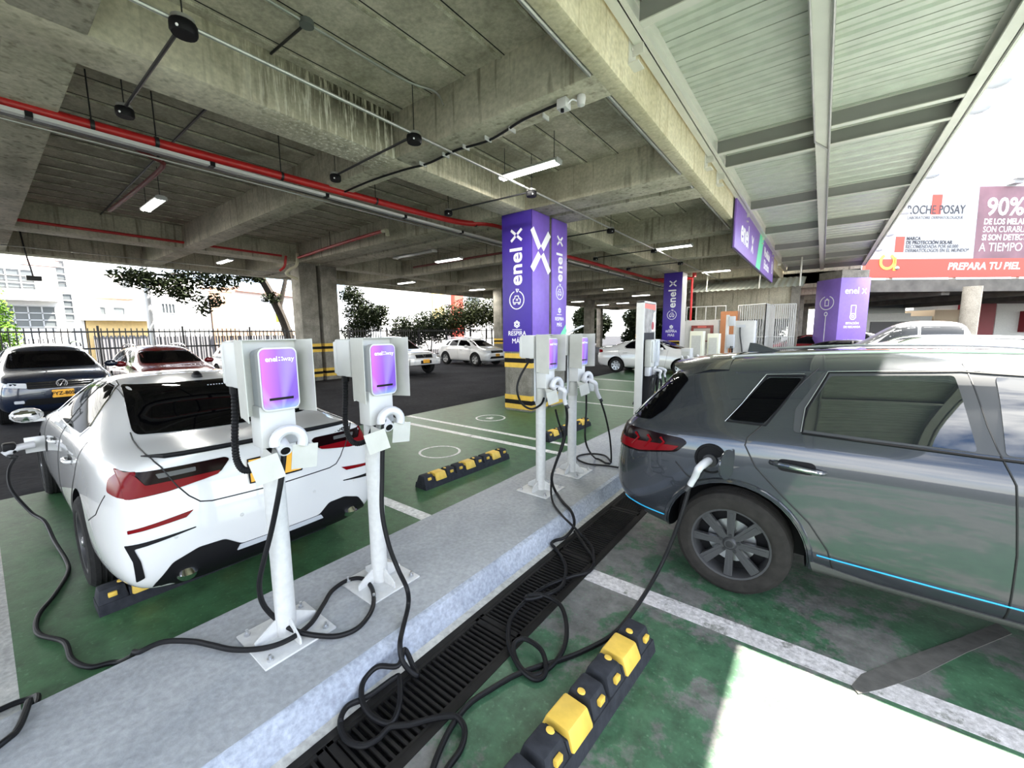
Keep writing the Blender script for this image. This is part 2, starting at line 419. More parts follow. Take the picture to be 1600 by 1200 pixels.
# ------------------------------------------------------------------ ground
def grid_quad(mb, x0, y0, x1, y1, z):
    mb.quad([(x0, y0, z), (x1, y0, z), (x1, y1, z), (x0, y1, z)])
m = MB(); grid_quad(m, -120, -60, -1.64, 140, 0); grid_quad(m, -1.28, -60, 120, 140, 0)
grid_quad(m, -1.64, 12, -1.28, 140, 0); grid_quad(m, -1.64, -60, -1.28, -3, 0)
struct('floor', m, asphalt, 0)
m = MB(); m.box((-7.1, -.05, 0), (-2.74, 26, .004)); struct('floor_green_left', m, green_left, 0)
m = MB(); m.box((-1.28, -4, 0), (14, 11, .004)); struct('floor_green_right', m, green_right, 0)
m = MB(); m.box((-6.9, -3.5, 0), (-2.74, -.05, .004)); struct('floor_concrete_strip', m, conc_strip, 0)
# drain channel
m = MB(); m.box((-1.64, -3, -.16), (-1.28, 12, -.14)); m.box((-1.645, -3, -.14), (-1.62, 12, -.018)); m.box((-1.30, -3, -.14), (-1.275, 12, -.018))
struct('trim_1', m, void_black, 0)
m = MB(); m.box((-1.655, -3, -.02), (-1.615, 12, .006), .002); m.box((-1.305, -3, -.02), (-1.262, 12, .008), .002); struct('trim_2', m, dark_iron)
random.seed(4)
GRATES = []
for k, y0 in enumerate((-.27, .745, 1.76, 2.775, 3.79)):
    t = thing('drain_grate', ['ribbed black drain grate at the front edge of the picture', 'ribbed black drain grate lying under the tangled cable loops',
        'ribbed black drain grate between the first joint and the second', 'ribbed black drain grate just short of the grey car', 'ribbed black drain grate partly under the tail of the grey car'][k], 'grate', (-1.46, y0, 0), 0, 'drain grates along the kerb')
    m = MB(); m.box((-.155, 0, -.02), (.155, .035, .003), .003); m.box((-.155, .97, -.02), (.155, 1.005, .003), .003)
    m.box((-.155, 0, -.02), (-.135, 1.0, .003)); m.box((.135, 0, -.02), (.155, 1.0, .003)); m.build('frame', dark_iron, t)
    m = MB()
    for i in range(27): m.box((-.14, .045+i*.0344, -.02), (.14, .045+i*.0344+.014, 0), .002)
    m.build('bars', dark_iron, t)
# raised island with painted kerb
def island():
    m = MB(); n = 60; random.seed(8)
    pr = [(-2.745, 0), (-2.74, .13), (-2.72, .15), (-1.785, .15), (-1.757, .14), (-1.742, .115), (-1.725, .035), (-1.70, .014), (-1.655, .004)]
    bm = m.bm; rows = []
    for k in range(n+1):
        y = -4+13.5*k/n; j = [0]*9
        row = [bm.verts.new((x+(random.uniform(-.008, .008) if 4 <= i <= 6 else 0), y, z+(random.uniform(-.004, .004) if i in (4, 5) else 0))) for i, (x, z) in enumerate(pr)]
        rows.append(row)
    m.mats = [conc_island, conc_kerb, conc_strip]
    for a, b in zip(rows, rows[1:]):
        for i in range(8):
            f = bm.faces.new((a[i], a[i+1], b[i+1], b[i])); f.material_index = 2 if i == 7 else 1 if i >= 3 else 0
    bm.faces.new(rows[0]); bm.faces.new(rows[-1][::-1])
    o = m.build('floor_island', None, None, 40); tag(o, kind='structure')
island()
# painted bay lines
LN = 3
def line(x0, y0, x1, y1, mt=white_line, z=.006):
    global LN
    m = MB(); m.box((x0, y0, .002), (x1, y1, z)); struct('trim_%d' % LN, m, mt, 0); LN += 1
line(-7.05, 2.43, -2.75, 2.56); line(-7.05, 5.02, -2.75, 5.14); line(-7.05, 5.50, -2.75, 5.60)
line(-7.05, 9.2, -2.75, 9.3); line(-7.05, 11.6, -2.75, 11.7); line(-7.05, 14.1, -2.75, 14.2)
line(-1.26, 2.51, 6, 2.66, grey_line, .007); line(-1.2, 5.05, 6, 5.18, grey_line); line(-1.2, 7.6, 6, 7.73, grey_line)
m = MB()
ring(m, (-5.45, 6.42, .002), (1, 0, 0), (0, 1, 0), .30, .035, .005); m.box((-5.52, 6.33, .002), (-5.36, 6.41, .006)); m.box((-5.49, 6.41, .002), (-5.42, 6.5, .006))
struct('trim_20', m, white_line)
m = MB(); ring(m, (-4.5, 4.1, .002), (1, 0, 0), (0, 1, 0), .30, .035, .005); struct('trim_21', m, white_line)
# grey mortar repair strip crossing the white line
m = MB(); P = [(.245, 2.50), (.29, 2.62), (.50, 2.92), (.76, 3.28), (.98, 3.60), (1.02, 3.52), (.77, 3.16), (.52, 2.77), (.36, 2.56), (.27, 2.46)]
m.prism([(x, y, .004) for x, y in P], (0, 0, .006)); struct('trim_22', m, plain('repair_mortar', (.085, .082, .075), .9, var=.25, vscale=14, bump=.3))

# ------------------------------------------------------------------ concrete frame of the car park
ZS, ZB = 4.98, 4.36
m = MB(); m.mat(conc_slab); m.box((-20.4, -6, ZS), (-1.85, 48, ZS+.25)); m.mat(slab_joint); x = -19.95; random.seed(2)
while x < -2.2:
    w = random.uniform(.012, .024); m.box((x-w, -6, ZS-.02), (x+w, 48, ZS)); x += .62
struct('ceiling', m, None, 0)
m = MB(); x = -19.92
while x < -2.2:
    m.box((x+.022, -6, ZS-.004), (x+.034, 48, ZS+.001)); x += .62
struct('trim_24', m, void_black, 0)
def beam(name, a, b, mt=conc_beam, bev=.02):
    m = MB(); m.box(a, b, bev); return struct(name, m, mt)
beam('beam_long', (-5.83, -6, ZB), (-5.22, 48, ZS+.05), conc_stained)
beam('beam_long', (-15.95, -6, ZB), (-15.3, 48, ZS+.05))
beam('beam_long', (-20.5, -6, ZB-.02), (-19.9, 48, ZS+.3))
beam('beam_edge', (-2.03, -6, ZB), (-1.83, 27, ZS+.5), conc_edge, .025)
CB = [(-2.9, -2.35), (.42, .88), (4.06, 4.52), (7.38, 8.04), (8.22, 8.86), (12.0, 12.5), (15.6, 16.1), (19.1, 19.8), (22.8, 23.3), (26.4, 26.9), (30.2, 30.8), (34, 34.5), (38, 38.5), (42, 42.6)]
for a, b in CB:
    for x0, x1 in ((-19.95, -15.9), (-15.35, -5.8), (-5.25, -2.0)):
        beam('beam_cross', (x0, a, ZB+.003), (x1, b, ZS+.05))
beam('beam_end', (-20, 47.4, ZB), (-2, 48, ZS+.1))
def bands(m, x0, y0, x1, y1, zs, h=.085, t=.004):
    pass
def column(x0, y0, x1, y1, top=ZB+.01, name='column'):
    m = MB(); m.box((x0, y0, 0), (x1, y1, top), .015); return struct(name, m, conc_column)
NB = 30
def band(x0, y0, x1, y1, z0, z1, mt):
    global NB
    m = MB(); e = .006; m.box((x0-e, y0-e, z0), (x1+e, y1+e, z1)); struct('trim_%d' % NB, m, mt, 0); NB += 1
def hazard(x0, y0, x1, y1, zs):
    for z in zs:
        band(x0, y0, x1, y1, z, z+.11, yellow_band); band(x0, y0, x1, y1, z+.11, z+.21, black_band); band(x0, y0, x1, y1, z+.21, z+.32, yellow_band)
columns = [(-5.80, 7.38, -5.06, 8.06), (-5.80, 8.20, -5.06, 8.86), (-5.8, 19.1, -5.06, 19.8), (-15.95, 7.4, -15.3, 8.05), (-15.95, 8.2, -15.3, 8.85),
           (-15.95, 19.2, -15.3, 19.9), (-15.95, 31, -15.3, 31.7), (-5.8, 31, -5.06, 31.7), (-15.95, 43, -15.3, 43.7), (-5.8, 43, -5.06, 43.7), (-15.95, -4, -15.3, -3.4), (-5.8, -4, -5.06, -3.4), (-20.5, 43, -20, 43.6)]
for c in columns: column(*c)
for c in columns[:10]: hazard(*c, (.05, 1.0) if c in columns[:2] else (.15, 1.1))
# corbels / dark expansion joint between the twin beams
m = MB(); m.box((-15.3, 8.045, ZB+.1), (-5.8, 8.215, ZS)); struct('trim_25', m, void_black, 0)

# ------------------------------------------------------------------ canopy: steel frame and deck sheet
ZC = 4.80
def deck():
    m = MB(); bm = m.bm; prof = [(0, 0), (.004, .07), (.014, .07), (.018, 0), (.12, 0), (.14, .03), (.17, .03), (.18, .012), (.25, .012), (.26, .03), (.29, .03), (.31, 0), (.42, 0)]
    y = -5.0; pts = []
    while y < 26:
        for dy, dz in prof[:-1]: pts.append((y+dy, dz))
        y += .42
    z0 = ZC+.235
    A = [bm.verts.new((-1.75, yy, z0+dz)) for yy, dz in pts]; B = [bm.verts.new((1.40, yy, z0+dz)) for yy, dz in pts]
    C = [bm.verts.new((-1.75, yy, z0+dz+.012)) for yy, dz in pts]; D = [bm.verts.new((1.40, yy, z0+dz+.012)) for yy, dz in pts]
    for i in range(len(pts)-1):
        bm.faces.new((A[i], A[i+1], B[i+1], B[i])); bm.faces.new((C[i], D[i], D[i+1], C[i+1]))
    tag(m.build('roof_canopy_deck', deck_steel, None, 0), kind='structure')
deck()
def channel_y(name, x0, x1, y0, y1, web_x):
    """C-section running along the canopy: two flanges and a web"""
    m = MB(); m.box((x0, y0, ZC), (x1, y1, ZC+.012)); m.box((x0, y0, ZC+.222), (x1, y1, ZC+.234)); m.box((web_x-.006, y0, ZC), (web_x+.006, y1, ZC+.234))
    m.box((x0, y0, ZC+.012), (x0+.01, y1, ZC+.03)); struct(name, m, steel_frame, 0)
channel_y('beam_canopy_inner', -1.80, -1.64, -5, 26, -1.70)
m = MB(); m.box((-.30, -5, ZC-.03), (-.14, 26, ZC-.016)); m.box((-.30, -5, ZC+.222), (-.14, 26, ZC+.234)); m.box((-.228, -5, ZC-.02), (-.212, 26, ZC+.23)); struct('beam_canopy_middle', m, steel_frame, 0)
channel_y('beam_canopy_outer', 1.27, 1.40, -5, 26, 1.385)
m = MB(); m.box((1.40, -5, ZC-.02), (1.43, 26, ZC+.36)); struct('trim_26', m, steel_frame, 0)
for y in (.65, 4.33, 8.12, 8.86, 12.25, 15.6, 18.9, 22.3, 25.8):
    for x0, x1 in ((-1.66, -.22), (-.21, 1.38)):
        m = MB().mat(steel_web); m.box((x0, y-.006, ZC+.02), (x1, y+.006, ZC+.23)); m.mat(steel_frame)
        m.box((x0, y-.05, ZC+.004), (x1, y+.05, ZC+.016)); m.box((x0, y-.05, ZC+.222), (x1, y+.05, ZC+.233)); struct('beam_canopy_cross', m, None, 0)
for y in (.85, 4.5, 8.0, 9.0, 12.4, 15.8, 19.1, 22.5):
    m = MB(); m.box((-1.83, y-.02, ZC-.20), (-1.815, y+.16, ZC+.12)); m.box((-1.82, y+.06, ZC-.1), (-1.70, y+.075, ZC+.1)); m.box((-1.83, y-.02, ZC-.21), (-1.72, y+.16, ZC-.195))
    for i in range(2): m.cyl((-1.815, y+.03+.05*i, ZC-.05), (-1.80, y+.03+.05*i, ZC-.05), .012, n=8)
    struct('trim_%d' % (60+int(y*2)), m, steel_frame)
# small floodlight hoods along the outer edge
for i, y in enumerate((6.2, 8.3, 9.1, 12.3, 15.6, 18.9, 22.2)):
    t = thing('floodlight', ['grey rounded floodlight nearest on the canopy edge', 'grey floodlight at the double frame, nearer of two', 'grey floodlight at the double frame, farther of two', 'grey floodlight third from the far end of the canopy edge',
        'grey floodlight past the middle of the canopy edge', 'small grey floodlight next to last on the canopy edge', 'small grey floodlight farthest along the canopy edge'][i], 'floodlight', (1.43, y, ZC+.12), 0, 'floodlights on the canopy edge')
    m = MB(); m.sphere((.14, 0, .02), .13, 14, (1.05, .75, .55)); m.build('lamp_body', plain('floodlight_grey', (.42, .42, .50), .4) if i == 0 else MATS['floodlight_grey'], t)
    m = MB(); m.box((-.002, -.03, -.03), (.06, .03, .03), .006); m.build('bracket', steel_frame, t)
# white conduit along the lower edge of the edge beam
m = MB(); m.cyl((-2.064, -5, ZB+.03), (-2.064, 27, ZB+.03), .026, n=10); o = m.build('conduit', galv)
tag(o, 'long pale conduit along the lower edge of the concrete edge beam', 'conduit')
m = MB(); m.cyl((-.12, -5, ZC-.05), (-.12, 24, ZC-.05), .018, n=8); o = m.build('conduit', galv)
tag(o, 'thin pale conduit under the middle canopy beam', 'conduit')
m = MB(); m.cyl((-.30, -5, ZC-.05), (-.30, 8.4, ZC-.05), .014, n=8); m.cyl((-.30, 8.4, ZC-.05), (-.12, 8.9, ZC-.05), .014, n=8); o = m.build('conduit', galv)
tag(o, 'short thin conduit joining the middle canopy beam near the viewer', 'conduit')

# ------------------------------------------------------------------ pipes, conduits and boxes under the ceiling
def hung(name, label, cat, pts, r, mt, clips=(), clip_m=dark_metal, n=14, group=None):
    t = thing(name, label, cat, (0, 0, 0), 0, group)
    m = MB(); m.tube(pts, r, n); m.build('pipe', mt, t)
    for c in clips:
        m = MB(); c = Vector(c); m.cyl((c.x, c.y, c.z+r), (c.x, c.y, ZS-.01), .008, n=6); m.cyl((c.x, c.y-.02, c.z), (c.x, c.y+.02, c.z), r+.008, n=14); m.build('hanger', clip_m, t)
    return t
PR = spline([(-7.36, -5, 4.34), (-7.30, .4, 4.34), (-7.15, 3.6, 4.34), (-6.98, 6.5, 4.34), (-6.8, 7.3, 4.34), (-6.55, 7.6, 4.36), (-6.45, 8.1, 4.36), (-6.7, 8.8, 4.34), (-7.1, 10, 4.34), (-7.0, 16, 4.34), (-6.75, 24, 4.34)], 8)
hung('fire_pipe', 'long bright red fire pipe hung below the beams', 'pipe', PR, .062, red_pipe, [(-7.31, .15, 4.34), (-7.27, 1.15, 4.34), (-7.23, 1.75, 4.34), (-7.17, 3.3, 4.34), (-7.08, 5, 4.34), (-6.7, 7.45, 4.34), (-7.08, 11, 4.34)])
t = thing('lighting_trunking', 'white cable trunking running under the red fire pipe', 'trunking')
m = MB(); m.box((-7.19, -5, 4.19), (-7.10, 24, 4.235)); m.build('tray', white_steel, t)
m = MB()
for k in range(14): m.box((-7.2, .6+k*1.7, 4.182), (-7.09, .66+k*1.7, 4.243))
m.build('clips', black_plastic, t)
m = MB(); m.box((-7.31, -5, 4.20), (-7.23, 24, 4.225)); m.build('cable', dark_metal, t)
m = MB(); m.cyl((-7.42, -5, 4.2), (-7.42, 24, 4.2), .012, n=8); m.build('conduit', galv, t)
# long conduit with black boxes on rods, branches to the second row
m = MB(); m.cyl((-4.36, -5, 4.335), (-4.36, 24, 4.335), .019, n=8); o = m.build('conduit', galv); tag(o, 'long pale conduit linking the hanging black boxes', 'conduit')
JB = [(-4.34, 1.31), (-4.38, 3.72), (-4.38, 6.4), (-4.38, 9.9), (-4.38, 13.2), (-4.38, 16.2)]
JC = [(-6.42, 1.30), (-6.42, 3.80), (-6.42, 6.30), (-6.42, 9.95), (-6.42, 13.3), (-6.42, 16.3)]
def junction(x, y, z, lab, s=1.0):
    t = thing('junction_box', lab, 'junction box', (x, y, z), 0, 'black hanging junction boxes')
    m = MB(); m.lathe([(.0, .0), (.075*s, 0), (.085*s, .02), (.085*s, .075), (.08*s, .09), (0, .09)], 16); m.build('housing', black_plastic, t)
    m = MB(); m.lathe([(.06*s, .09), (.072*s, .1), (.072*s, .125), (0, .13)], 14); m.build('cap', galv, t)
    m = MB(); m.cyl((0, 0, .12), (0, 0, ZS-z-.01), .006, n=6); m.build('rod', dark_metal, t)
    m = MB(); m.sphere((.06*s, -.055*s, .02), .012, 8); m.build('indicator_lamp', print_white, t)
    return t
LJ = ['nearest and largest hanging black box on the long conduit', 'hanging black box by the water-stained beam corner', 'hanging black box under the near tube lamp', 'hanging black box beyond the first violet column', 'small hanging black box fifth along the conduit', 'small hanging black box farthest along the conduit']
LK = ['hanging black box with a green lens between beam and red pipe', 'hanging black box over the middle of the red pipe', 'hanging black box left of the violet column top', 'hanging black box seen right of the violet column', 'small hanging black box second right of the violet column', 'small hanging black box farthest over the red pipe']
for (x, y), l in zip(JB, LJ): junction(x, y, 4.235, l, 1.15)
for (x, y), l in zip(JC, LK): junction(x, y, 4.235, l, 1.0)
LB = ['first', 'second', 'third', 'fourth', 'fifth', 'sixth']
for i, (a, b) in enumerate(zip(JB, JC)):
    m = MB(); m.cyl((a[0]-.1, a[1], 4.325), (b[0]+.09, b[1], 4.325), .016, n=8); o = m.build('branch_conduit', dark_metal)
    tag(o, ['dark branch conduit between the two nearest hanging boxes', 'dark branch conduit crossing the stained beam', 'dark branch conduit ending left of the violet column', 'dark branch conduit passing behind the violet column', 'thin dark branch conduit beyond the violet column', 'thin dark branch conduit farthest away'][i], 'conduit', 'branch conduits')
# slab conduit with round box in the near bay
t = thing('ceiling_conduit', 'pale conduit with round grey box on the near slab', 'conduit')
m = MB(); m.tube(spline([(-4.42, -3, 4.95), (-4.42, 2.4, 4.95), (-4.40, 3.6, 4.95), (-4.22, 3.95, 4.9), (-4.15, 4.04, 4.75)], 8), .014, 8); m.build('pipe', galv, t)
m = MB(); m.lathe([(0, 0), (.07, 0), (.07, .05), (0, .05)], 14, Matrix.Translation((-4.42, 2.4, 4.92))); m.build('box', plain('grey_box', (.12, .13, .12), .5), t)
m = MB(); m.cyl((-4.42, 2.4, 4.95), (-5.2, 2.38, 4.95), .014, n=8); m.build('branch', dark_metal, t)
# two more conduits deep in the left bay
for i, (x, y0, y1, l) in enumerate(((-9.6, 0, 7.3, 'thin pale conduit across the dark left bay ceiling'), (-18.2, -3, 20, 'thin pale conduit along the outer bay by the street side'))):
    m = MB(); m.cyl((x, y0, 4.9 if i == 0 else 4.3), (x, y1, 4.9 if i == 0 else 4.3), .014, n=6); tag(m.build('conduit', galv), l, 'conduit')
m = MB(); m.cyl((-15.2, 2.35, 4.93), (-5.9, 2.30, 4.93), .018, n=6); tag(m.build('conduit', dark_metal), 'dark conduit straight across the left bay ceiling', 'conduit')
# cable on the cross beam with camera box
t = thing('beam_cable', 'black cable clipped across the second cross beam', 'cable')
m = MB(); m.tube(spline([(-7.2, 4.35, 4.34), (-6.2, 4.3, 4.33), (-5.4, 4.35, 4.33), (-4.9, 4.42, 4.33), (-4.3, 4.38, 4.34), (-3.7, 4.42, 4.33), (-3.1, 4.30, 4.34), (-2.75, 4.25, 4.33), (-2.55, 4.24, 4.33)], 8), .016, 8); m.build('cord', cable_black, t)
m = MB()
for x in (-5.0, -4.5, -4.1, -3.7, -3.3, -2.8): m.box((x-.008, 4.33, 4.31), (x+.008, 4.46, 4.36))
m.build('clips', white_steel, t)
t = thing('camera_box', 'white box and small dome camera under the cross beam end', 'camera', (-2.47, 4.25, 4.36))
m = MB(); m.box((-.06, -.06, -.11), (.06, .06, 0), .01); m.build('box', white_steel, t)
m = MB(); m.cyl((0, -.03, -.11), (0, -.03, -.14), .02, n=10); m.build('gland', black_plastic, t)
m = MB(); m.tube(spline([(.05, 0, -.06), (.1, .01, -.03), (.15, .03, -.05)], 6), .008, 6); m.build('cable', print_white, t)
m = MB(); m.lathe([(0, 0), (.045, 0), (.05, -.03), (.04, -.10), (.0, -.12)], 16, Matrix.Translation((.19, .05, 0))); m.build('dome', white_steel, t)

# ------------------------------------------------------------------ tube lamps
def tube_lamp(x, y, z, L_, lab, lit=True, rods=True, wide=.11, glow=lamp_glow):
    t = thing('tube_lamp', lab, 'lamp', (x, y, z), 0, 'ceiling tube lamps')
    m = MB(); m.box((-L_/2, -wide, .03), (L_/2, wide, .09), .01, taper=(1, .5)); m.build('housing', white_steel, t)
    if lit:
        for s in (-.045, .045):
            m = MB(); m.cyl((-L_/2+.03, s, .012), (L_/2-.03, s, .012), .018, n=10); m.build('tube', glow, t)
    m = MB(); m.box((-L_/2-.006, -wide*.8, 0), (-L_/2+.03, wide*.8, .07), .005); m.build('end_cap', white_steel, t)
    m = MB(); m.box((L_/2-.03, -wide*.8, 0), (L_/2+.006, wide*.8, .07), .005); m.build('end_cap', white_steel, t)
    if rods:
        for s in (-.42, .42):
            m = MB(); m.cyl((s*L_, 0, .085), (s*L_, 0, ZS-z-.01), .006, n=6); m.build('rod', dark_metal, t)
    if lit:
        ld = bpy.data.lights.new('tube_light', 'AREA'); ld.shape = 'RECTANGLE'; ld.size = L_; ld.size_y = .12; ld.energy = 55; ld.color = (1, .97, .9)
        lo = bpy.data.objects.new('tube_light', ld); COL.objects.link(lo); lo.parent = t; lo.location = (0, 0, -.012)
    return t
LAMPS = [(-4.12, 5.93, 4.46, 1.2, 'double tube lamp left of the edge beam, near the violet column'), (-10.8, 2.45, 4.35, 1.2, 'lit tube lamp nearest in the dark left bay'), (-17.1, 5.7, 4.35, 1.2, 'small lit tube lamp by the far left beam corner'),
    (-10.85, 10.6, 4.35, 1.3, 'lit tube lamp right of the unlit box fitting'), (-17.0, 13.6, 4.3, 1.3, 'small lit lamp above the shrubs'), (-16.6, 18.5, 4.3, 1.2, 'small lit lamp left of the far grey column'), (-10.5, 24.3, 4.35, 1.3, 'lit tube lamp just right of the violet column'), (-10.5, 29.2, 4.3, 1.3, 'distant lit tube lamp left of the far violet column'),
    (-16.8, 31.5, 4.3, 1.2, 'distant lit lamp low beside the violet column edge'), (-4.0, 13.85, 4.42, 1.2, 'lit tube lamp above the far violet column'), (-4.0, 20.6, 4.42, 1.2, 'lit tube lamp under the beams behind the purple sign'), (-4.35, 29.3, 4.4, 1.3, 'lit tube lamp in front of the grey concrete wall'),
    (-17.0, 37, 4.3, 1.2, 'far row lamp, left one of the deep bay'), (-14.6, 36, 4.3, 1.2, 'far row lamp, right one of the deep bay'), (-10.5, 37, 4.3, 1.2, 'far row lamp nearest the charging totem')]
for l in LAMPS: tube_lamp(*l)
t = tube_lamp(-11.0, 9.16, 4.35, 2.0, 'unlit grey white box fitting between the beams', False, True, .14)
# ------------------------------------------------------------------ charging posts
def post_charger(loc, lab, glabel, hose=True, cable_back=False):
    t = thing('charging_post', lab, 'charger', loc, 0, 'white charging posts on the island')
    m = MB(); m.box((-.185, -.185, 0), (.185, .185, .012), .003)
    m.build('base_plate', white_pole, t)
    for sx in (-1, 1):
        for sy in (-1, 1): m = MB(); m.cyl((sx*.145, sy*.145, .012), (sx*.145, sy*.145, .026), .016, n=6); m.cyl((sx*.145, sy*.145, .026), (sx*.145, sy*.145, .045), .008, n=8); m.build('anchor_bolt', alu, t)
    for a in (0, 90, 180, 270):
        M = Matrix.Rotation(R(a), 4, 'Z'); m = MB()
        m.prism([(.04, -.005, .012), (.16, -.005, .012), (.16, -.005, .045), (.055, -.005, .11), (.04, -.005, .11)], (0, .01, 0), M); m.build('gusset', white_pole, t)
    m = MB(); m.cyl((0, 0, .01), (0, 0, 1.42), .051, n=28); m.build('pole', white_pole, t)
    # mounting block and shield
    m = MB(); m.box((.0, -.085, 1.09), (.115, .085, 1.30), .008); m.build('mounting_block', white_steel, t)
    s = MB()
    P = [(.20, -.160), (.035, -.135), (.035, .140), (.20, .150)]
    for (x0, y0), (x1, y1) in zip(P, P[1:]):
        d = Vector((x1-x0, y1-y0, 0)); nn = Vector((-d.y, d.x, 0)).normalized()*.003
        z0a, z0b = (1.245, 1.245)
        s.prism([(x0, y0, 1.245), (x1, y1, 1.255), (x1, y1, 1.625), (x0, y0, 1.62)], nn)
    s.prism([(.035, -.135, 1.619), (.06, -.138, 1.619), (.06, .143, 1.619), (.035, .140, 1.619)], (0, 0, .004))
    sh = s.build('shield', shield_grey, t, 0)
    # wall box
    u = thing('charger_unit', None, None); u.parent = t; u.location = (.145, .012, 1.275)
    m = MB()
    def rr(w, h, r, x, k=5):
        out = []
        for cx, cz, a0 in ((w/2-r, h-r, 0), (-w/2+r, h-r, 90), (-w/2+r, r, 180), (w/2-r, r, 270)):
            for i in range(k+1): a = R(a0+90*i/k); out.append((x, cx+r*math.cos(a), cz+r*math.sin(a)))
        return out
    m.prism(rr(.176, .30, .03, -.105), (.06, 0, 0))
    m.box((-.075, -.0885, .20), (-.06, .0885, .203)); m.box((-.075, -.0885, .10), (-.06, .0885, .103))
    m.build('casing', plastic_grey, u)
    m = MB(); m.prism(rr(.180, .310, .032, -.045), (.035, 0, 0)); m.build('front_cover', plastic_white, u)
    m = MB(); bm = m.bm; poly = rr(.166, .294, .024, -.0085, 6)
    poly = [(x, y, z+.008) for x, y, z in poly]; m.prism(poly, (.002, 0, 0)); m.build('printed_face', charger_face, u)
    m = MB(); m.box((-.0075, -.055, .052), (-.004, .058, .064), .001); m.build('status_bar', black_plastic, u)
    text('wordmark', 'enel', .034, (-.006, -.033, .253), (0, 1, 0), (0, 0, 1), print_white, u, .0008, bold=.0007)
    m = MB()
    for i in (-1, 1):
        for j in (-1, 1): m.box((-.0065, .010+i*.0065-.003, .254+j*.0065-.003), (-.0045, .010+i*.0065+.003, .254+j*.0065+.003))
    m.build('cross_mark', print_white, u)
    text('wordmark', 'way', .034, (-.006, .047, .253), (0, 1, 0), (0, 0, 1), print_white, u, .0008)
    # holster: horseshoe cable hook round a socket tube
    h = thing('cable_hook', None, None); h.parent = t; h.location = (.13, .0, 1.10)
    pts = []
    for i in range(15):
        a = R(-25+215*i/14); pts.append((.055+.012*math.cos(a), .062*math.cos(a)+.012, .02+.062*math.sin(a)))
    m = MB(); m.tube(pts, [.026]*15, 12); m.build('hook', plastic_white, h)
    m = MB(); A = Vector((.0, -.008, .02)); D = Vector((.9, -.12, -.42)).normalized()
    for rad0, rad1 in ((.030, .030),): m.tube([A, A+D*.085], .031, 18)
    m.build('socket', plastic_white, h)
    m = MB(); m.tube([A+D*.083, A+D*.0865], .022, 16); m.build('socket_hole', black_plastic, h)
    # V bracket of two small square plates
    for sgn, c, rz, rx in ((-1, (.205, -.105, 1.015), -25, 14), (1, (.200, .075, 1.035), -4, -7)):
        M = Matrix.Translation(c) @ Matrix.Rotation(R(rz), 4, 'Z') @ Matrix.Rotation(R(rx), 4, 'X')
        m = MB(); m.box((-.0015, -.062, -.062), (.0015, .062, .062), 0, M); m.prism([(-.0015, sgn*-.055+0, -.06), (-.0015, sgn*.0, -.06), (-.05, sgn*-.03, -.03)], (.003, 0, .002), M)
        m.prism([(-.0015, -.04, 0), (-.12, -.0, .05), (-.12, .0, .08), (-.0015, .04, .05)], (0, .004, .002), M)
        m.build('guide_plate', shield_grey, t, 0)
    # junction box behind the shield and its corrugated hose
    m = MB(); m.box((-.165, -.128, 1.385), (-.0, .09, 1.615), .012); m.box((-.175, -.132, 1.40), (-.14, .095, 1.60), .008); m.build('supply_box', white_steel, t)
    m = MB(); m.cyl((-.08, -.115, 1.39), (-.08, -.115, 1.355), .022, n=12); m.build('hose_gland', black_plastic, t)
    if hose:
        p = spline([(-.08, -.115, 1.365), (-.08, -.122, 1.25), (-.075, -.135, 1.13), (-.03, -.15, 1.03), (.03, -.14, .985), (.075, -.09, 1.0), (.08, -.05, 1.06), (.075, -.04, 1.10)], 14)
        rr_ = [.0175 if i % 2 else .0145 for i in range(len(p))]
        m = MB(); m.tube(p, rr_, 12); m.build('corrugated_hose', black_plastic, t, 0)
    else:
        m = MB(); m.cyl((-.02, -.075, 1.40), (-.02, -.075, .95), .011, n=10); m.cyl((-.02, .045, 1.40), (-.02, .045, 1.0), .011, n=10); m.build('conduit', plastic_grey, t)
        m = MB(); m.cyl((0, 0, .92), (0, 0, 1.08), .058, n=20); m.build('collar', shield_grey, t)
    return t
post_charger((-2.25, .88, .15), 'nearest white charging post with violet face, standing before the amber number plate', 0)
post_charger((-2.25, 1.48, .15), 'second white charging post, standing by the white car tail lamp', 0)
post_charger((-2.25, 3.45, .15), 'third white charging post, in front of the violet column', 0, False)
post_charger((-2.25, 4.12, .15), 'fourth white charging post, right of the violet column', 0, False)
m = MB(); m.box((-.11, -.03, 0), (.11, .03, .012), .003, Matrix.Rotation(R(-22), 4, 'Y')); o = m.build('paper_roll', print_white, None, loc=(-2.25, 4.16, 1.815)); tag(o, 'white strip lying tilted on the fourth post shield', 'strip')

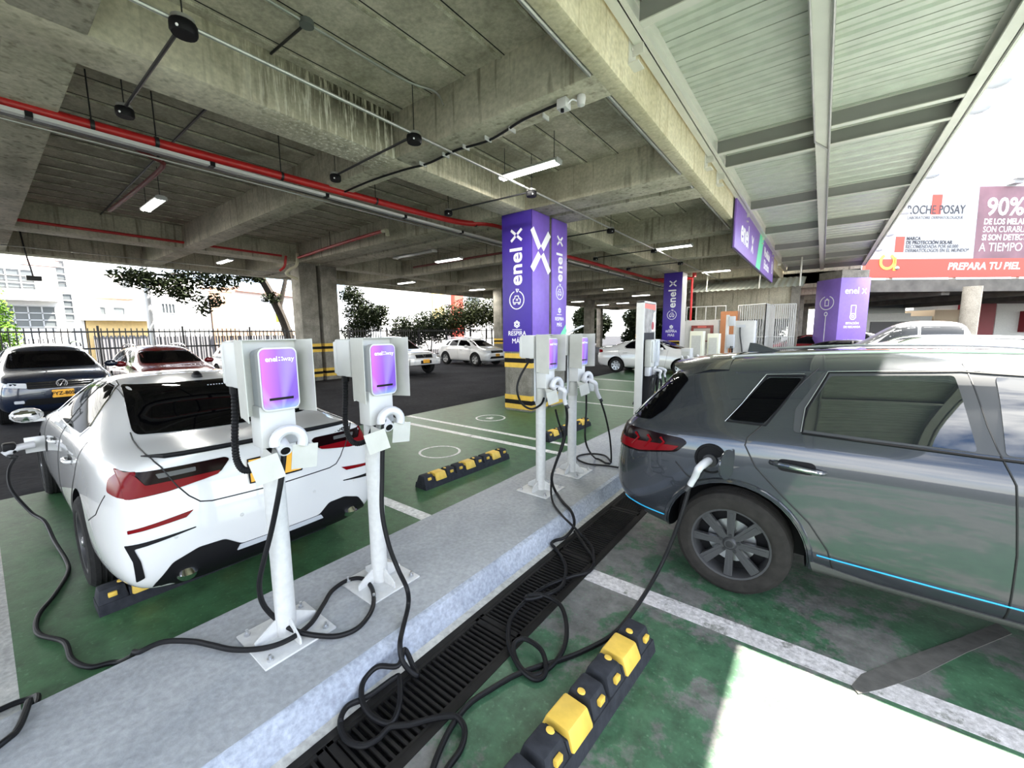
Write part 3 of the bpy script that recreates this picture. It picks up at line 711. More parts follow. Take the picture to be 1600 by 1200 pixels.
# ------------------------------------------------------------------ cables
CABLES = {
    'A': [(-6.2, 0.136, 0.638), (-6.15, 0.074, 0.517), (-5.98, 0.068, 0.366), (-5.75, 0.153, 0.175), (-5.5, 0.217, 0.128), (-5.138, 0.238, 0.05), (-4.692, 0.261, 0.02), (-4.42, 0.245, 0.02), (-4.104, 0.151, 0.02), (-3.878, 0.064, 0.02), (-3.637, 0.049, 0.02), (-3.413, 0.133, 0.02), (-3.189, 0.142, 0.02), (-3.033, 0.192, 0.02), (-2.949, 0.293, 0.02), (-2.721, 0.343, 0.16), (-2.694, 0.442, 0.17), (-2.574, 0.536, 0.17), (-2.459, 0.589, 0.17), (-2.328, 0.648, 0.17), (-2.202, 0.737, 0.18), (-2.128, 0.833, 0.2), (-2.165, 0.969, 0.19), (-2.292, 1.11, 0.17), (-2.381, 1.22, 0.17), (-2.398, 1.342, 0.17), (-2.325, 1.405, 0.17), (-2.175, 1.372, 0.17), (-2.026, 1.271, 0.17), (-1.95, 1.142, 0.17), (-1.967, 1.044, 0.17), (-2.043, 0.977, 0.17), (-2.149, 0.893, 0.2), (-2.264, 0.847, 0.24), (-2.283, 0.789, 0.36), (-2.244, 0.764, 0.5), (-2.209, 0.779, 0.63), (-2.172, 0.816, 0.8), (-2.09, 0.835, 1.018), (-2.08, 0.859, 1.152), (-2.07, 0.868, 1.243)],
    'B': [(-2.07, 1.446, 1.284), (-2.06, 1.423, 1.152), (-2.06, 1.406, 0.937), (-2.04, 1.38, 0.729), (-2.0, 1.386, 0.534), (-1.95, 1.41, 0.375), (-1.847, 1.391, 0.3), (-1.842, 1.391, 0.2), (-1.748, 1.279, 0.17), (-1.665, 1.194, 0.17), (-1.628, 1.174, 0.11), (-1.592, 1.192, 0.05), (-1.564, 1.218, 0.02), (-1.614, 1.231, 0.04), (-1.68, 1.231, 0.1), (-1.629, 1.15, 0.09), (-1.718, 1.088, 0.08), (-1.716, 1.004, 0.06), (-1.644, 0.949, 0.04), (-1.549, 0.94, 0.02), (-1.455, 0.971, 0.02), (-1.485, 1.045, 0.04), (-1.587, 1.124, 0.06), (-1.61, 1.106, 0.06), (-1.639, 0.995, 0.04), (-1.684, 0.901, 0.02), (-1.64, 0.833, 0.02), (-1.552, 0.807, 0.02), (-1.47, 0.833, 0.02), (-1.439, 0.891, 0.02), (-1.44, 0.96, 0.02), (-1.379, 1.02, 0.02), (-1.309, 1.112, 0.02), (-1.23, 1.167, 0.03), (-1.154, 1.147, 0.03), (-1.114, 1.082, 0.02), (-1.102, 0.994, 0.02), (-1.08, 0.921, 0.02)],
    'C': [(-0.649, 2.87, 0.746), (-0.679, 2.82, 0.562), (-0.735, 2.78, 0.328), (-0.792, 2.703, 0.14), (-0.817, 2.429, 0.06), (-0.848, 2.17, 0.02), (-0.88, 2.031, 0.02), (-0.954, 1.858, 0.02), (-1.025, 1.733, 0.02), (-1.078, 1.656, 0.02), (-1.152, 1.525, 0.02), (-1.202, 1.378, 0.02), (-1.231, 1.268, 0.02), (-1.225, 1.162, 0.02), (-1.2, 1.069, 0.02), (-1.163, 0.98, 0.02), (-1.115, 0.895, 0.02)],
    'D': [(-1.98, 3.49, 1.081), (-1.98, 3.519, 0.926), (-2.0, 3.493, 0.698), (-2.03, 3.383, 0.488), (-2.0, 3.262, 0.378), (-2.067, 3.448, 0.17), (-1.868, 3.261, 0.17), (-1.712, 3.142, 0.16), (-1.65, 3.078, 0.08), (-1.64, 2.923, 0.04), (-1.69, 2.824, 0.02), (-1.684, 2.751, 0.02), (-1.589, 2.696, 0.02), (-1.434, 2.55, 0.02), (-1.342, 2.351, 0.02), (-1.332, 2.18, 0.05), (-1.393, 2.061, 0.05), (-1.425, 2.011, 0.06), (-1.427, 2.058, 0.06), (-1.352, 2.114, 0.06), (-1.224, 2.106, 0.05), (-1.111, 1.99, 0.04), (-1.038, 1.839, 0.03), (-1.031, 1.691, 0.02), (-1.071, 1.585, 0.02), (-1.149, 1.578, 0.02), (-1.233, 1.622, 0.04), (-1.265, 1.682, 0.05), (-1.229, 1.733, 0.05), (-1.12, 1.72, 0.05), (-1.044, 1.654, 0.04), (-1.03, 1.601, 0.02), (-1.068, 1.562, 0.02), (-1.168, 1.575, 0.03), (-1.306, 1.67, 0.03), (-1.41, 1.819, 0.03), (-1.432, 1.97, 0.04), (-1.428, 2.233, 0.02), (-1.343, 2.445, 0.02), (-1.263, 2.594, 0.02), (-1.3, 2.758, 0.02), (-1.44, 2.892, 0.02), (-1.617, 3.029, 0.05)],
    'D2': [(-2.03, 3.377, 1.041), (-2.03, 3.44, 0.901), (-2.03, 3.532, 0.738), (-2.05, 3.516, 0.617), (-2.08, 3.442, 0.428), (-2.05, 3.333, 0.266), (-1.948, 3.203, 0.17), (-1.739, 3.015, 0.17), (-1.581, 2.904, 0.17), (-1.518, 2.959, 0.08), (-1.374, 2.874, 0.05), (-1.266, 2.686, 0.04)],
    'E': [(-1.98, 4.271, 1.04), (-1.98, 4.44, 0.801), (-1.98, 4.586, 0.496), (-2.014, 4.721, 0.17), (-2.005, 4.603, 0.17), (-2.225, 4.7, 0.17), (-2.05, 4.074, 0.56), (-2.08, 4.137, 0.915), (-2.08, 4.131, 1.086)],
    'E2': [(-1.994, 4.673, 0.17), (-2.17, 4.874, 0.17), (-2.345, 4.853, 0.17), (-2.444, 4.678, 0.17), (-2.381, 4.522, 0.17), (-2.187, 4.442, 0.17), (-1.965, 4.513, 0.17), (-1.763, 4.515, 0.17), (-1.599, 4.391, 0.17), (-1.533, 4.419, 0.1), (-1.472, 4.313, 0.05)],
    'F': [(-3.029, -0.221, 0.02), (-3.021, -0.149, 0.02), (-3.018, -0.072, 0.02), (-2.999, -0.023, 0.02), (-2.954, 0.004, 0.04), (-2.788, -0.014, 0.08), (-2.613, -0.049, 0.14), (-2.536, -0.083, 0.17), (-2.503, -0.132, 0.17), (-2.475, -0.185, 0.17)],
    'G': [(-2.35, 3.378, 1.501), (-2.4, 3.291, 1.343), (-2.4, 3.246, 1.218), (-2.38, 3.294, 1.082), (-2.3, 3.349, 1.023), (-2.2, 3.374, 1.075), (-2.15, 3.355, 1.148)],
}
def lie(p, r):
    """keep a cable point on top of whatever it lies on: island, sloping kerb, grate or floor"""
    x = p.x
    if -2.75 <= x <= -1.76: h = .15
    elif -1.76 < x < -1.645: h = max(.016, .148*(-1.715-x)/.045)
    else: h = .006
    if p.y < -4: h = 0
    return Vector((p.x, p.y, max(p.z, h+r*.97)))
def cord(name, key, lab, r=.0135, extra=None, grp=None, cat='cable'):
    t = thing(name, lab, cat, (0, 0, 0), 0, grp)
    m = MB(); m.tube([lie(q, r) for q in spline(CABLES[key], 8)], r, 10); m.build('cord', cable_black, t)
    if extra: extra(t)
    return t
def plug(t, p, d, back, white=True):
    """pistol-shaped connector: nose at p looking along d, handle bending towards back"""
    p = Vector(p); d = Vector(d).normalized(); b = Vector(back)
    m = MB(); m.tube(spline([p, p-d*.06, p-d*.11+(b-p)*.12, (p-d*.1)*.45+b*.55, b], 6), [.026]*4+[.027]*5+[.025]*5+[.023]*5+[.021]*6, 14); m.build('connector', plastic_white if white else black_plastic, t)
    m = MB(); q = b+(b-p).normalized()*.05; m.tube([b, (b+q)/2, q], [.019, .017, .0145], 12); m.build('strain_relief', black_rubber, t)
cord('charging_cable', 'A', 'black charging cable from the nearest post looping across the island to the white car')
cord('charging_cable', 'B', 'black charging cable hanging from the second post into a tangle over the grate')
cord('charging_cable', 'C', 'black charging cable running from the grey car socket to the lower picture edge')
cord('charging_cable', 'D', 'black charging cable from the third post, curled in rings on the green floor')
cord('supply_cable', 'D2', 'thin black cable hanging beside the third post to the drain', .010)
cord('charging_cable', 'E', 'black cable hanging in a long loop from the fourth post', .011)
cord('charging_cable', 'E2', 'flat black cable loop on the island foot of the fourth post', .012)
cord('charging_cable', 'F', 'black cable end bent at the lower left picture corner')
cord('supply_cable', 'G', 'black cable looping left of the third post shield', .011)
def hung_plug(key, px, lab):
    a, b = px
    t = thing('charging_connector', lab, 'connector')
    plug(t, a, (-1, .05, .1), b)
hung_plug('D', ((-2.10, 3.46, 1.25), CABLES['D'][0]), 'white charging connector hanging on the third post')
hung_plug('E', ((-2.10, 4.13, 1.26), CABLES['E'][0]), 'white charging connector hanging on the fourth post')

# ------------------------------------------------------------------ wheel stops
def wheel_stop(loc, rz, lab, mods=3):
    t = thing('wheel_stop', lab, 'wheel stop', loc, rz, 'black and yellow rubber wheel stops')
    L0 = mods*.5; t.scale = (1.3, 1, 1.32)
    def seg(y0, y1, w0, w1, h, h0=0): return [(-w0, y0, h0), (w0, y0, h0), (w1, y0, h), (-w1, y0, h)], (0, y1-y0, 0)
    m = MB(); P, v = seg(-L0/2, L0/2, .078, .066, .05); m.prism(P, v)
    for k in range(mods):
        y = -L0/2+k*.5
        for a, b in ((.0, .155), (.345, .49)):
            m.box((-.066, y+a, .04), (.066, y+b, .115), .012, None, (.62, .82))
        m.box((-.064, y+.155, .04), (.064, y+.175, .085), .004, None, (.7, 1)); m.box((-.064, y+.325, .04), (.064, y+.345, .085), .004, None, (.7, 1))
    m.build('body', stop_rubber, t)
    for k in range(mods):
        y = -L0/2+k*.5
        m = MB(); m.box((-.071, y+.165, .045), (.071, y+.335, .112), .010, None, (.64, .9)); m.build('yellow_block', yellow_paint, t)
        for a in (.075, .42):
            m = MB(); m.box((.049, y+a-.022, .075), (.0655, y+a+.022, .098), .003, None); m.build('reflector', yellow_paint, t); m = MB(); m.lathe([(0, .113), (.016, .113), (.014, .119), (0, .121)], 12, Matrix.Translation((0, y+a+.05*(1 if a < .2 else -1), .0))); m.build('stud', yellow_paint, t)
    return t
wheel_stop((-.775, 1.40, .004), R(-4), 'black and yellow wheel stop in the near right foreground')
wheel_stop((-3.66, 1.05, .004), 0, 'wheel stop under the tail of the white car')
wheel_stop((-3.555, 3.70, .004), R(-2), 'wheel stop in the empty green bay beyond the posts')
wheel_stop((-3.51, 6.25, .004), 0, 'wheel stop behind the third and fourth posts')
wheel_stop((-3.5, 10.4, .004), 0, 'small wheel stop to the right of the charging totem', 3)
wheel_stop((-3.5, 12.5, .004), 0, 'small wheel stop before the white sedan front wheel', 3)

# ------------------------------------------------------------------ printed column wraps
def car_icon(mb, c, X, Y, r, dp):
    ring(mb, c, X, Y, r, r*.10, dp, 110, 430)
    c = Vector(c); X = Vector(X).normalized(); Y = Vector(Y).normalized()
    def P(u, v): return c+X*u*r+Y*v*r
    Z = X.cross(Y)
    def strokes(pl, w, close=True):
        n = len(pl)
        for i in range(n if close else n-1):
            a, b = P(*pl[i]), P(*pl[(i+1) % n]); d = (b-a).normalized(); e = Z.cross(d)*w*r/2
            mb.prism([a-e-d*w*r*.3, b-e+d*w*r*.3, b+e+d*w*r*.3, a+e-d*w*r*.3], Z*dp)
    strokes([(-.5, -.28), (-.5, .08), (-.3, .18), (-.22, .46), (.22, .46), (.3, .18), (.5, .08), (.5, -.28)], .1)
    for s in (-.32, .32): strokes([(s-.1, -.28), (s-.1, -.46), (s+.1, -.46), (s+.1, -.28)], .09, False)
    strokes([(-.05, .12), (.12, .12), (.12, -.05), (-.05, -.05)], .08)
    strokes([(.05, .85), (.28, 1.18), (-.1, 1.22)], .09)
def flower(mb, c, X, Y, r, dp):
    c = Vector(c); X = Vector(X).normalized(); Y = Vector(Y).normalized()
    for k in range(6):
        a = R(60*k+30); ring(mb, c+X*math.cos(a)*r*.62+Y*math.sin(a)*r*.62, X, Y, r*.26, r*.22, dp, n=10)
def wrap_text(t, c, X, zlist, s, dp=.004):
    """vertical wordmark, car symbol, small flower mark and the slogan on one panel; c = panel centre at z=0"""
    c = Vector(c); X = Vector(X); Z = Vector((0, 0, 1))
    zx, zw, zi, zf, zr = zlist
    text('wordmark', 'enel', .46*s, c+Z*zw, (0, 0, 1), -X, print_white, t, dp, sx=1.02, bold=.010*s, spacing=1.05)
    m = MB(); xmark(m, c+Z*zx, (0, 0, 1), -X, .30*s, .055*s, dp*1.5, .10); m.build('cross_mark', print_white, t)
    m = MB(); car_icon(m, c+Z*zi, X, Z, .195*s, dp*1.5); m.build('car_symbol', print_white, t)
    m = MB(); flower(m, c+Z*zf, X, Z, .085*s, dp*1.5); m.box((-.13*s, 0, 0), (.13*s, .001, .012), 0, Matrix.Translation(c+Z*(zf-.125*s)) @ Matrix((X, X.cross(Z)*-1, Z)).transposed().to_4x4()); m.build('flower_mark', print_white, t)
    text('slogan', 'RESPIRA', .145*s, c+Z*(zr+.085*s), X, (0, 0, 1), print_white, t, dp, sx=.95)
    text('slogan', 'MÁS', .16*s, c+Z*(zr-.085*s), X, (0, 0, 1), print_white, t, dp, sx=.95)
ZX = (3.88, 3.22, 2.50, 1.97, 1.68)
t = thing('column_wrap', 'tall violet printed wrap on the near column, white wordmark and cross', 'sign', (0, 0, 0))
m = MB(); m.box((-5.83, 7.355, 1.36), (-5.035, 7.385, 4.355), .004); m.build('front_panel', purple_dark, t)
m = MB(); m.box((-5.065, 7.36, .98 if False else 1.36), (-5.035, 8.075, 4.355), .004); m.build('side_panel', purple_mid, t)
wrap_text(t, (-5.43, 7.3545, 0), (1, 0, 0), ZX, 1.0)
m = MB(); xmark(m, (-5.034, 7.72, 3.55), (0, 1, 0), (0, 0, 1), .88, .15, .004, .09); m.build('cross_mark', print_white, t)
t = thing('column_wrap', 'slim violet wrap with mint green corner on the rear twin column', 'sign', (0, 0, 0))
m = MB(); m.box((-5.065, 8.195, 1.36), (-5.035, 8.87, 4.355), .004); m.build('side_panel', purple_mid, t)
m = MB(); m.prism([(-5.034, 8.20, 1.38), (-5.034, 8.865, 1.38), (-5.034, 8.865, 2.0)], (.003, 0, 0)); m.build('mint_corner', mint, t)
wrap_text(t, (-5.0335, 8.53, 0), (0, 1, 0), (3.9, 3.3, 2.72, 2.3, 2.03), .82)
t = thing('column_wrap', 'violet printed wrap on the far column behind the white sedan', 'sign', (0, 0, 0))
m = MB(); m.box((-5.83, 19.07, 1.36), (-5.035, 19.1, 4.355), .004); m.build('front_panel', purple_dark, t)
m = MB(); m.box((-5.06, 19.08, .0), (-5.03, 19.82, 4.355), .004); m.build('side_panel', white_steel, t)
wrap_text(t, (-5.43, 19.0695, 0), (1, 0, 0), ZX, 1.0)

# ------------------------------------------------------------------ hanging sign on the edge beam
t = thing('fascia_sign', 'long violet sign board with green stripe hung on the edge beam', 'sign', (0, 0, 0))
m = MB(); m.box((-1.80, 10.9, 3.72), (-1.76, 20.0, 4.82), .004); m.build('board', plain('lilac_print', (.24, .13, .50), .4, var=.1), t)
m = MB(); m.prism([(-1.759, 14.7, 3.72), (-1.759, 15.7, 3.72), (-1.759, 16.3, 4.82), (-1.759, 15.3, 4.82)], (.003, 0, 0)); m.build('mint_stripe', mint, t)
m = MB(); m.box((-1.83, 10.88, 3.70), (-1.80, 20.02, 4.84)); m.build('frame', dark_metal, t)
text('wordmark', 'enel', .80, (-1.759, 12.35, 4.25), (0, 1, 0), (0, 0, 1), print_white, t, .004, bold=.015)
m = MB(); xmark(m, (-1.759, 13.75, 4.22), (0, 1, 0), (0, 0, 1), .45, .09, .004, .09); m.build('cross_mark', print_white, t)
text('lettering', 'Movilidad', .42, (-1.759, 17.5, 4.45), (0, 1, 0), (0, 0, 1), print_white, t, .004, bold=.008, sx=1.1)
text('lettering', 'Eléctrica', .42, (-1.759, 17.5, 4.05), (0, 1, 0), (0, 0, 1), print_white, t, .004, bold=.008, sx=1.1)
m = MB(); ring(m, (-1.759, 19.45, 4.25), (0, 1, 0), (0, 0, 1), .22, .05, .004, 100, 420); m.box((-1.76, 19.4, 4.15), (-1.755, 19.5, 4.38)); m.build('plug_symbol', print_white, t)
# ------------------------------------------------------------------ vehicles
def ringpts(x, zb, w, zlo, zmid, ysh, zsh, y6, z6, y7, z7, z9, xo=None):
    pts = [(w*.80, zb), (w*.955, zb+.07), (w, zlo), (w*.997, zmid), (ysh, zsh), (y6, z6), (y7, z7), (y7*.56, z7+(z9-z7)*.80), (0, z9)]
    xo = xo or [0]*9
    return [(x+xo[i], p[0], p[1]) for i, p in enumerate(pts)]
SEDAN = [
 ringpts(-.97, .33, .76, .47, .68, .745, .87, .70, 1.02, .52, 1.065, 1.085, (.12, .02, -.05, -.04, .02, .01, -.02, -.05, -.06)),
 ringpts(-.88, .25, .86, .46, .68, .825, .89, .745, 1.035, .56, 1.075, 1.095),
 ringpts(-.60, .22, .905, .45, .68, .862, .92, .765, 1.05, .60, 1.085, 1.105),
 ringpts(-.34, .21, .913, .44, .67, .870, .935, .785, 1.055, .66, 1.095, 1.115),
 ringpts(.16, .21, .913, .43, .66, .875, .94, .805, 1.045, .59, 1.285, 1.315),
 ringpts(.58, .21, .91, .42, .65, .877, .935, .812, 1.035, .565, 1.385, 1.415),
 ringpts(1.1, .20, .905, .42, .65, .877, .93, .815, 1.025, .57, 1.412, 1.447),
 ringpts(1.6, .20, .905, .42, .65, .877, .925, .81, 1.015, .565, 1.39, 1.43),
 ringpts(1.98, .20, .905, .42, .65, .875, .92, .80, 1.005, .58, 1.32, 1.36),
 ringpts(2.68, .21, .905, .43, .65, .868, .91, .785, .98, .67, 1.01, 1.035),
 ringpts(3.15, .21, .90, .44, .64, .845, .85, .74, .905, .56, .935, .955),
 ringpts(3.5, .21, .86, .45, .62, .785, .75, .67, .81, .50, .84, .86),
 ringpts(3.64, .24, .72, .46, .60, .655, .67, .56, .72, .42, .745, .76, (-.06, 0, .03, .03, .0, -.02, -.03, -.02, -.01))]
SUV = [
 ringpts(-.86, .40, .74, .52, .74, .745, 1.0, .70, 1.09, .545, 1.44, 1.50, (.12, .02, -.09, -.09, -.03, .02, .33, .30, .29)),
 ringpts(-.74, .33, .87, .52, .74, .86, 1.02, .80, 1.12, .60, 1.455, 1.535, (0, 0, 0, 0, 0, .0, .25, .25, .25)),
 ringpts(-.40, .27, .935, .50, .74, .915, 1.04, .845, 1.15, .645, 1.50, 1.585),
 ringpts(.1, .25, .945, .48, .73, .93, 1.05, .87, 1.16, .665, 1.555, 1.64),
 ringpts(.7, .24, .945, .46, .72, .935, 1.05, .88, 1.15, .675, 1.585, 1.672),
 ringpts(1.3, .24, .945, .46, .72, .935, 1.05, .88, 1.145, .675, 1.59, 1.68),
 ringpts(1.75, .24, .945, .46, .72, .932, 1.045, .875, 1.14, .665, 1.565, 1.655),
 ringpts(2.10, .24, .945, .46, .72, .93, 1.04, .865, 1.13, .665, 1.47, 1.56),
 ringpts(2.80, .24, .94, .47, .72, .92, 1.02, .84, 1.10, .73, 1.13, 1.155),
 ringpts(3.25, .25, .93, .48, .72, .89, .98, .79, 1.04, .60, 1.075, 1.095),
 ringpts(3.58, .27, .88, .50, .72, .81, .90, .70, .97, .52, 1.0, 1.02),
 ringpts(3.70, .32, .72, .52, .70, .68, .84, .60, .91, .45, .935, .95, (-.05, .0, .03, .03, .02, -.02, -.03, -.02, -.01))]
PICKUP = [
 ringpts(-1.18, .62, .80, .70, .85, .80, 1.04, .79, 1.08, .77, 1.085, 1.085),
 ringpts(-1.14, .55, .88, .66, .84, .87, 1.05, .85, 1.09, .80, 1.095, 1.095),
 ringpts(-.6, .50, .90, .62, .84, .89, 1.05, .865, 1.09, .80, 1.095, 1.095),
 ringpts(.30, .45, .90, .60, .84, .89, 1.05, .865, 1.09, .80, 1.095, 1.095),
 ringpts(.52, .42, .90, .58, .82, .89, 1.05, .855, 1.12, .80, 1.16, 1.17),
 ringpts(.66, .42, .90, .58, .82, .89, 1.05, .85, 1.12, .66, 1.66, 1.70),
 ringpts(.85, .42, .90, .58, .82, .89, 1.05, .85, 1.12, .655, 1.72, 1.775),
 ringpts(1.5, .42, .90, .58, .82, .89, 1.05, .85, 1.12, .66, 1.74, 1.80),
 ringpts(1.95, .42, .90, .58, .82, .89, 1.05, .85, 1.12, .655, 1.70, 1.755),
 ringpts(2.62, .42, .90, .58, .82, .885, 1.04, .84, 1.11, .72, 1.16, 1.175),
 ringpts(3.3, .42, .90, .58, .80, .87, .98, .80, 1.06, .62, 1.10, 1.115),
 ringpts(3.68, .42, .87, .60, .78, .82, .90, .74, 1.0, .56, 1.04, 1.05),
 ringpts(3.82, .46, .76, .60, .76, .74, .86, .68, .94, .5, .97, .98, (-.05, .0, .06, .05, .0, -.02, -.03, -.02, -.01))]
class Car:
    pass
def car_body(name, rings, arches, paint_m, parent, sub=2, scale=(1, 1, 1), creases=()):
    bm = bmesh.new(); RV = []
    sx, sy, sz = scale
    for pts in rings:
        x0, y0, z0 = pts[0]
        P = [(x0, 0, z0)]+list(pts)
        left = [bm.verts.new((x*sx, y*sy, z*sz)) for x, y, z in P]
        right = [left[0]]+[bm.verts.new((x*sx, -y*sy, z*sz)) for x, y, z in P[1:-1]]+[left[-1]]
        RV.append((left, right))
    for (l0, r0), (l1, r1) in zip(RV, RV[1:]):
        for i in range(9):
            bm.faces.new((l0[i], l1[i], l1[i+1], l0[i+1])); bm.faces.new((r0[i], r0[i+1], r1[i+1], r1[i]))
    for idx, sgn in ((0, -1), (-1, 1)):
        l, r = RV[idx]; prev = (l[1], l[0], r[1])
        for i in range(2, 9):
            mid = l[9] if i == 8 else bm.verts.new(((l[i].co+r[i].co)/2)+Vector((sgn*.055*sx, 0, 0)))
            row = (l[i], mid, r[i])
            for a in (0, 1): bm.faces.new((prev[a], prev[a+1], row[a+1], row[a]))
            prev = row
    cl = bm.edges.layers.float.get('crease_edge') or bm.edges.layers.float.new('crease_edge')
    for lev, v in creases:
        for (l0, r0), (l1, r1) in zip(RV, RV[1:]):
            for s0, s1 in ((l0, l1), (r0, r1)):
                e = bm.edges.get((s0[lev], s1[lev]))
                if e: e[cl] = v
    bmesh.ops.recalc_face_normals(bm, faces=bm.faces[:])
    me = bpy.data.meshes.new(name); bm.to_mesh(me); bm.free(); me.materials.append(paint_m); me.materials.append(black_plastic)
    o = bpy.data.objects.new(name, me); COL.objects.link(o)
    md = o.modifiers.new('s', 'SUBSURF'); md.levels = sub; md.render_levels = sub
    dg = bpy.context.evaluated_depsgraph_get(); dg.update()
    me2 = bpy.data.meshes.new_from_object(o.evaluated_get(dg)); o.modifiers.clear(); o.data = me2
    b2 = bmesh.new(); b2.from_mesh(me2); bvh = BVHTree.FromBMesh(b2); b2.free()
    cut = MB().mat(black_plastic)
    for (ax, az, ar, yin, yout) in arches:
        for s in (-1, 1):
            cut.tube([(ax, s*yin, az), (ax, s*yout, az)], ar, 36)
    if arches:
        co = cut.build('cutter', None, None, 0); co.data.materials.clear(); co.data.materials.append(paint_m); co.data.materials.append(black_plastic)
        for p in co.data.polygons: p.material_index = 1
        md = o.modifiers.new('b', 'BOOLEAN'); md.object = co; md.operation = 'DIFFERENCE'; md.solver = 'EXACT'
        dg = bpy.context.evaluated_depsgraph_get(); dg.update()
        me3 = bpy.data.meshes.new_from_object(o.evaluated_get(dg)); o.modifiers.clear(); o.data = me3
        bpy.data.objects.remove(co)
    for p in o.data.polygons: p.use_smooth = True
    o.data.set_sharp_from_angle(angle=R(38)); o.name = name
    o.parent = parent
    c = Car(); c.t = parent; c.body = o; c.bvh = bvh; c.s = scale
    return c
VIEW = {'L': (lambda u, v: Vector((u, 4, v)), Vector((0, -1, 0))), 'R': (lambda u, v: Vector((u, -4, v)), Vector((0, 1, 0))),
        'B': (lambda u, v: Vector((-6, u, v)), Vector((1, 0, 0))), 'F': (lambda u, v: Vector((9, u, v)), Vector((-1, 0, 0))), 'T': (lambda u, v: Vector((u, v, 5)), Vector((0, 0, -1)))}
def hit(car, u, v, view):
    f, d = VIEW[view]; o = f(u, v)
    loc, nor, i, dist = car.bvh.ray_cast(o, d)
    if loc is None:
        # slide to the nearest body point seen from that side
        loc, nor, i, dist = car.bvh.find_nearest(o+d*(4 if view in 'LR' else 6))
    return loc, (nor if nor.dot(d) < 0 else -nor), d
def rpoly(pts, r, k=4):
    """round the corners of a 2-D polygon"""
    out = []; n = len(pts)
    for i in range(n):
        p, a, b = Vector(pts[i]), Vector(pts[i-1]), Vector(pts[(i+1) % n])
        da, db = (a-p), (b-p); ra = min(r, da.length*.45); rb = min(r, db.length*.45)
        s, e = p+da.normalized()*ra, p+db.normalized()*rb
        for j in range(k+1):
            t = j/k; out.append(tuple(s*(1-t)**2+p*2*t*(1-t)+e*t*t))
    return out
def patch(car, name, poly, view, m, d=.004, res=.07, rnd=0.0, parent=None, mirror=False, skirt=.014, scaled=True):
    """a panel cut to a 2-D outline and laid on the body"""
    sx, sy, sz = car.s if scaled else (1, 1, 1)
    if scaled:
        k = {'L': (sx, sz), 'R': (sx, sz), 'B': (sy, sz), 'F': (sy, sz), 'T': (sx, sy)}[view]
        poly = [(u*k[0], v*k[1]) for u, v in poly]
    if rnd: poly = rpoly(poly, rnd)
    bm = bmesh.new(); bm.faces.new([bm.verts.new((u, v, 0)) for u, v in poly])
    us = [p[0] for p in poly]; vs = [p[1] for p in poly]
    for ax, lo, hi in ((0, min(us), max(us)), (1, min(vs), max(vs))):
        n = max(1, int((hi-lo)/res))
        for i in range(1, n+1):
            q = lo+(hi-lo)*i/(n+1); co = Vector((q, 0, 0)) if ax == 0 else Vector((0, q, 0)); no = Vector((1, 0, 0)) if ax == 0 else Vector((0, 1, 0))
            bmesh.ops.bisect_plane(bm, geom=bm.verts[:]+bm.edges[:]+bm.faces[:], plane_co=co, plane_no=no)
    bmesh.ops.triangulate(bm, faces=[f for f in bm.faces if len(f.verts) > 4])
    be = [e for e in bm.edges if e.is_boundary]
    D = None
    for v in bm.verts:
        loc, nor, D = hit(car, v.co.x, v.co.y, view)
        v.co = loc+nor*d
    r = bmesh.ops.extrude_edge_only(bm, edges=be)
    for v in [g for g in r['geom'] if isinstance(g, bmesh.types.BMVert)]: v.co += D*(skirt+d)
    bmesh.ops.recalc_face_normals(bm, faces=bm.faces[:])
    # face outwards
    c = sum((f.normal*f.calc_area() for f in bm.faces if abs(f.normal.dot(D)) > .3), Vector())
    if c.dot(D) > 0: bmesh.ops.reverse_faces(bm, faces=bm.faces[:])
    me = bpy.data.meshes.new(name); bm.to_mesh(me); bm.free(); me.materials.append(m)
    for p in me.polygons: p.use_smooth = True
    me.set_sharp_from_angle(angle=R(40))
    o = bpy.data.objects.new(name, me); COL.objects.link(o); o.parent = parent or car.t
    return o
def both(car, name, poly, m, **k):
    return [patch(car, name, poly, 'L', m, **k), patch(car, name, poly, 'R', m, **k)]
def both_end(car, name, poly, view, m, **k):
    return [patch(car, name, poly, view, m, **k), patch(car, name, [(-u, v) for u, v in poly][::-1], view, m, **k)]
def seam(car, name, lines, m=None, r=.004, parent=None, lift=0.0):
    """panel gaps / trim lines: several poly-lines [(view, pts)] in one mesh"""
    sx, sy, sz = car.s; o = None
    for view, pts in lines:
        mb = MB()
        k = {'L': (sx, sz), 'R': (sx, sz), 'B': (sy, sz), 'F': (sy, sz), 'T': (sx, sy)}[view]
        P = [Vector((u*k[0], v*k[1], 0)) for u, v in pts]; out = []
        for a, b in zip(P, P[1:]):
            n = max(1, int((b-a).length/.04))
            for i in range(n): out.append(a.lerp(b, i/n))
        out.append(P[-1])
        q = []
        for p in out:
            loc, nor, d = hit(car, p.x, p.y, view); q.append(loc+nor*lift)
        mb.tube(q, r, 6)
        o = mb.build(name, m or seam_dark, parent or car.t)
    return o
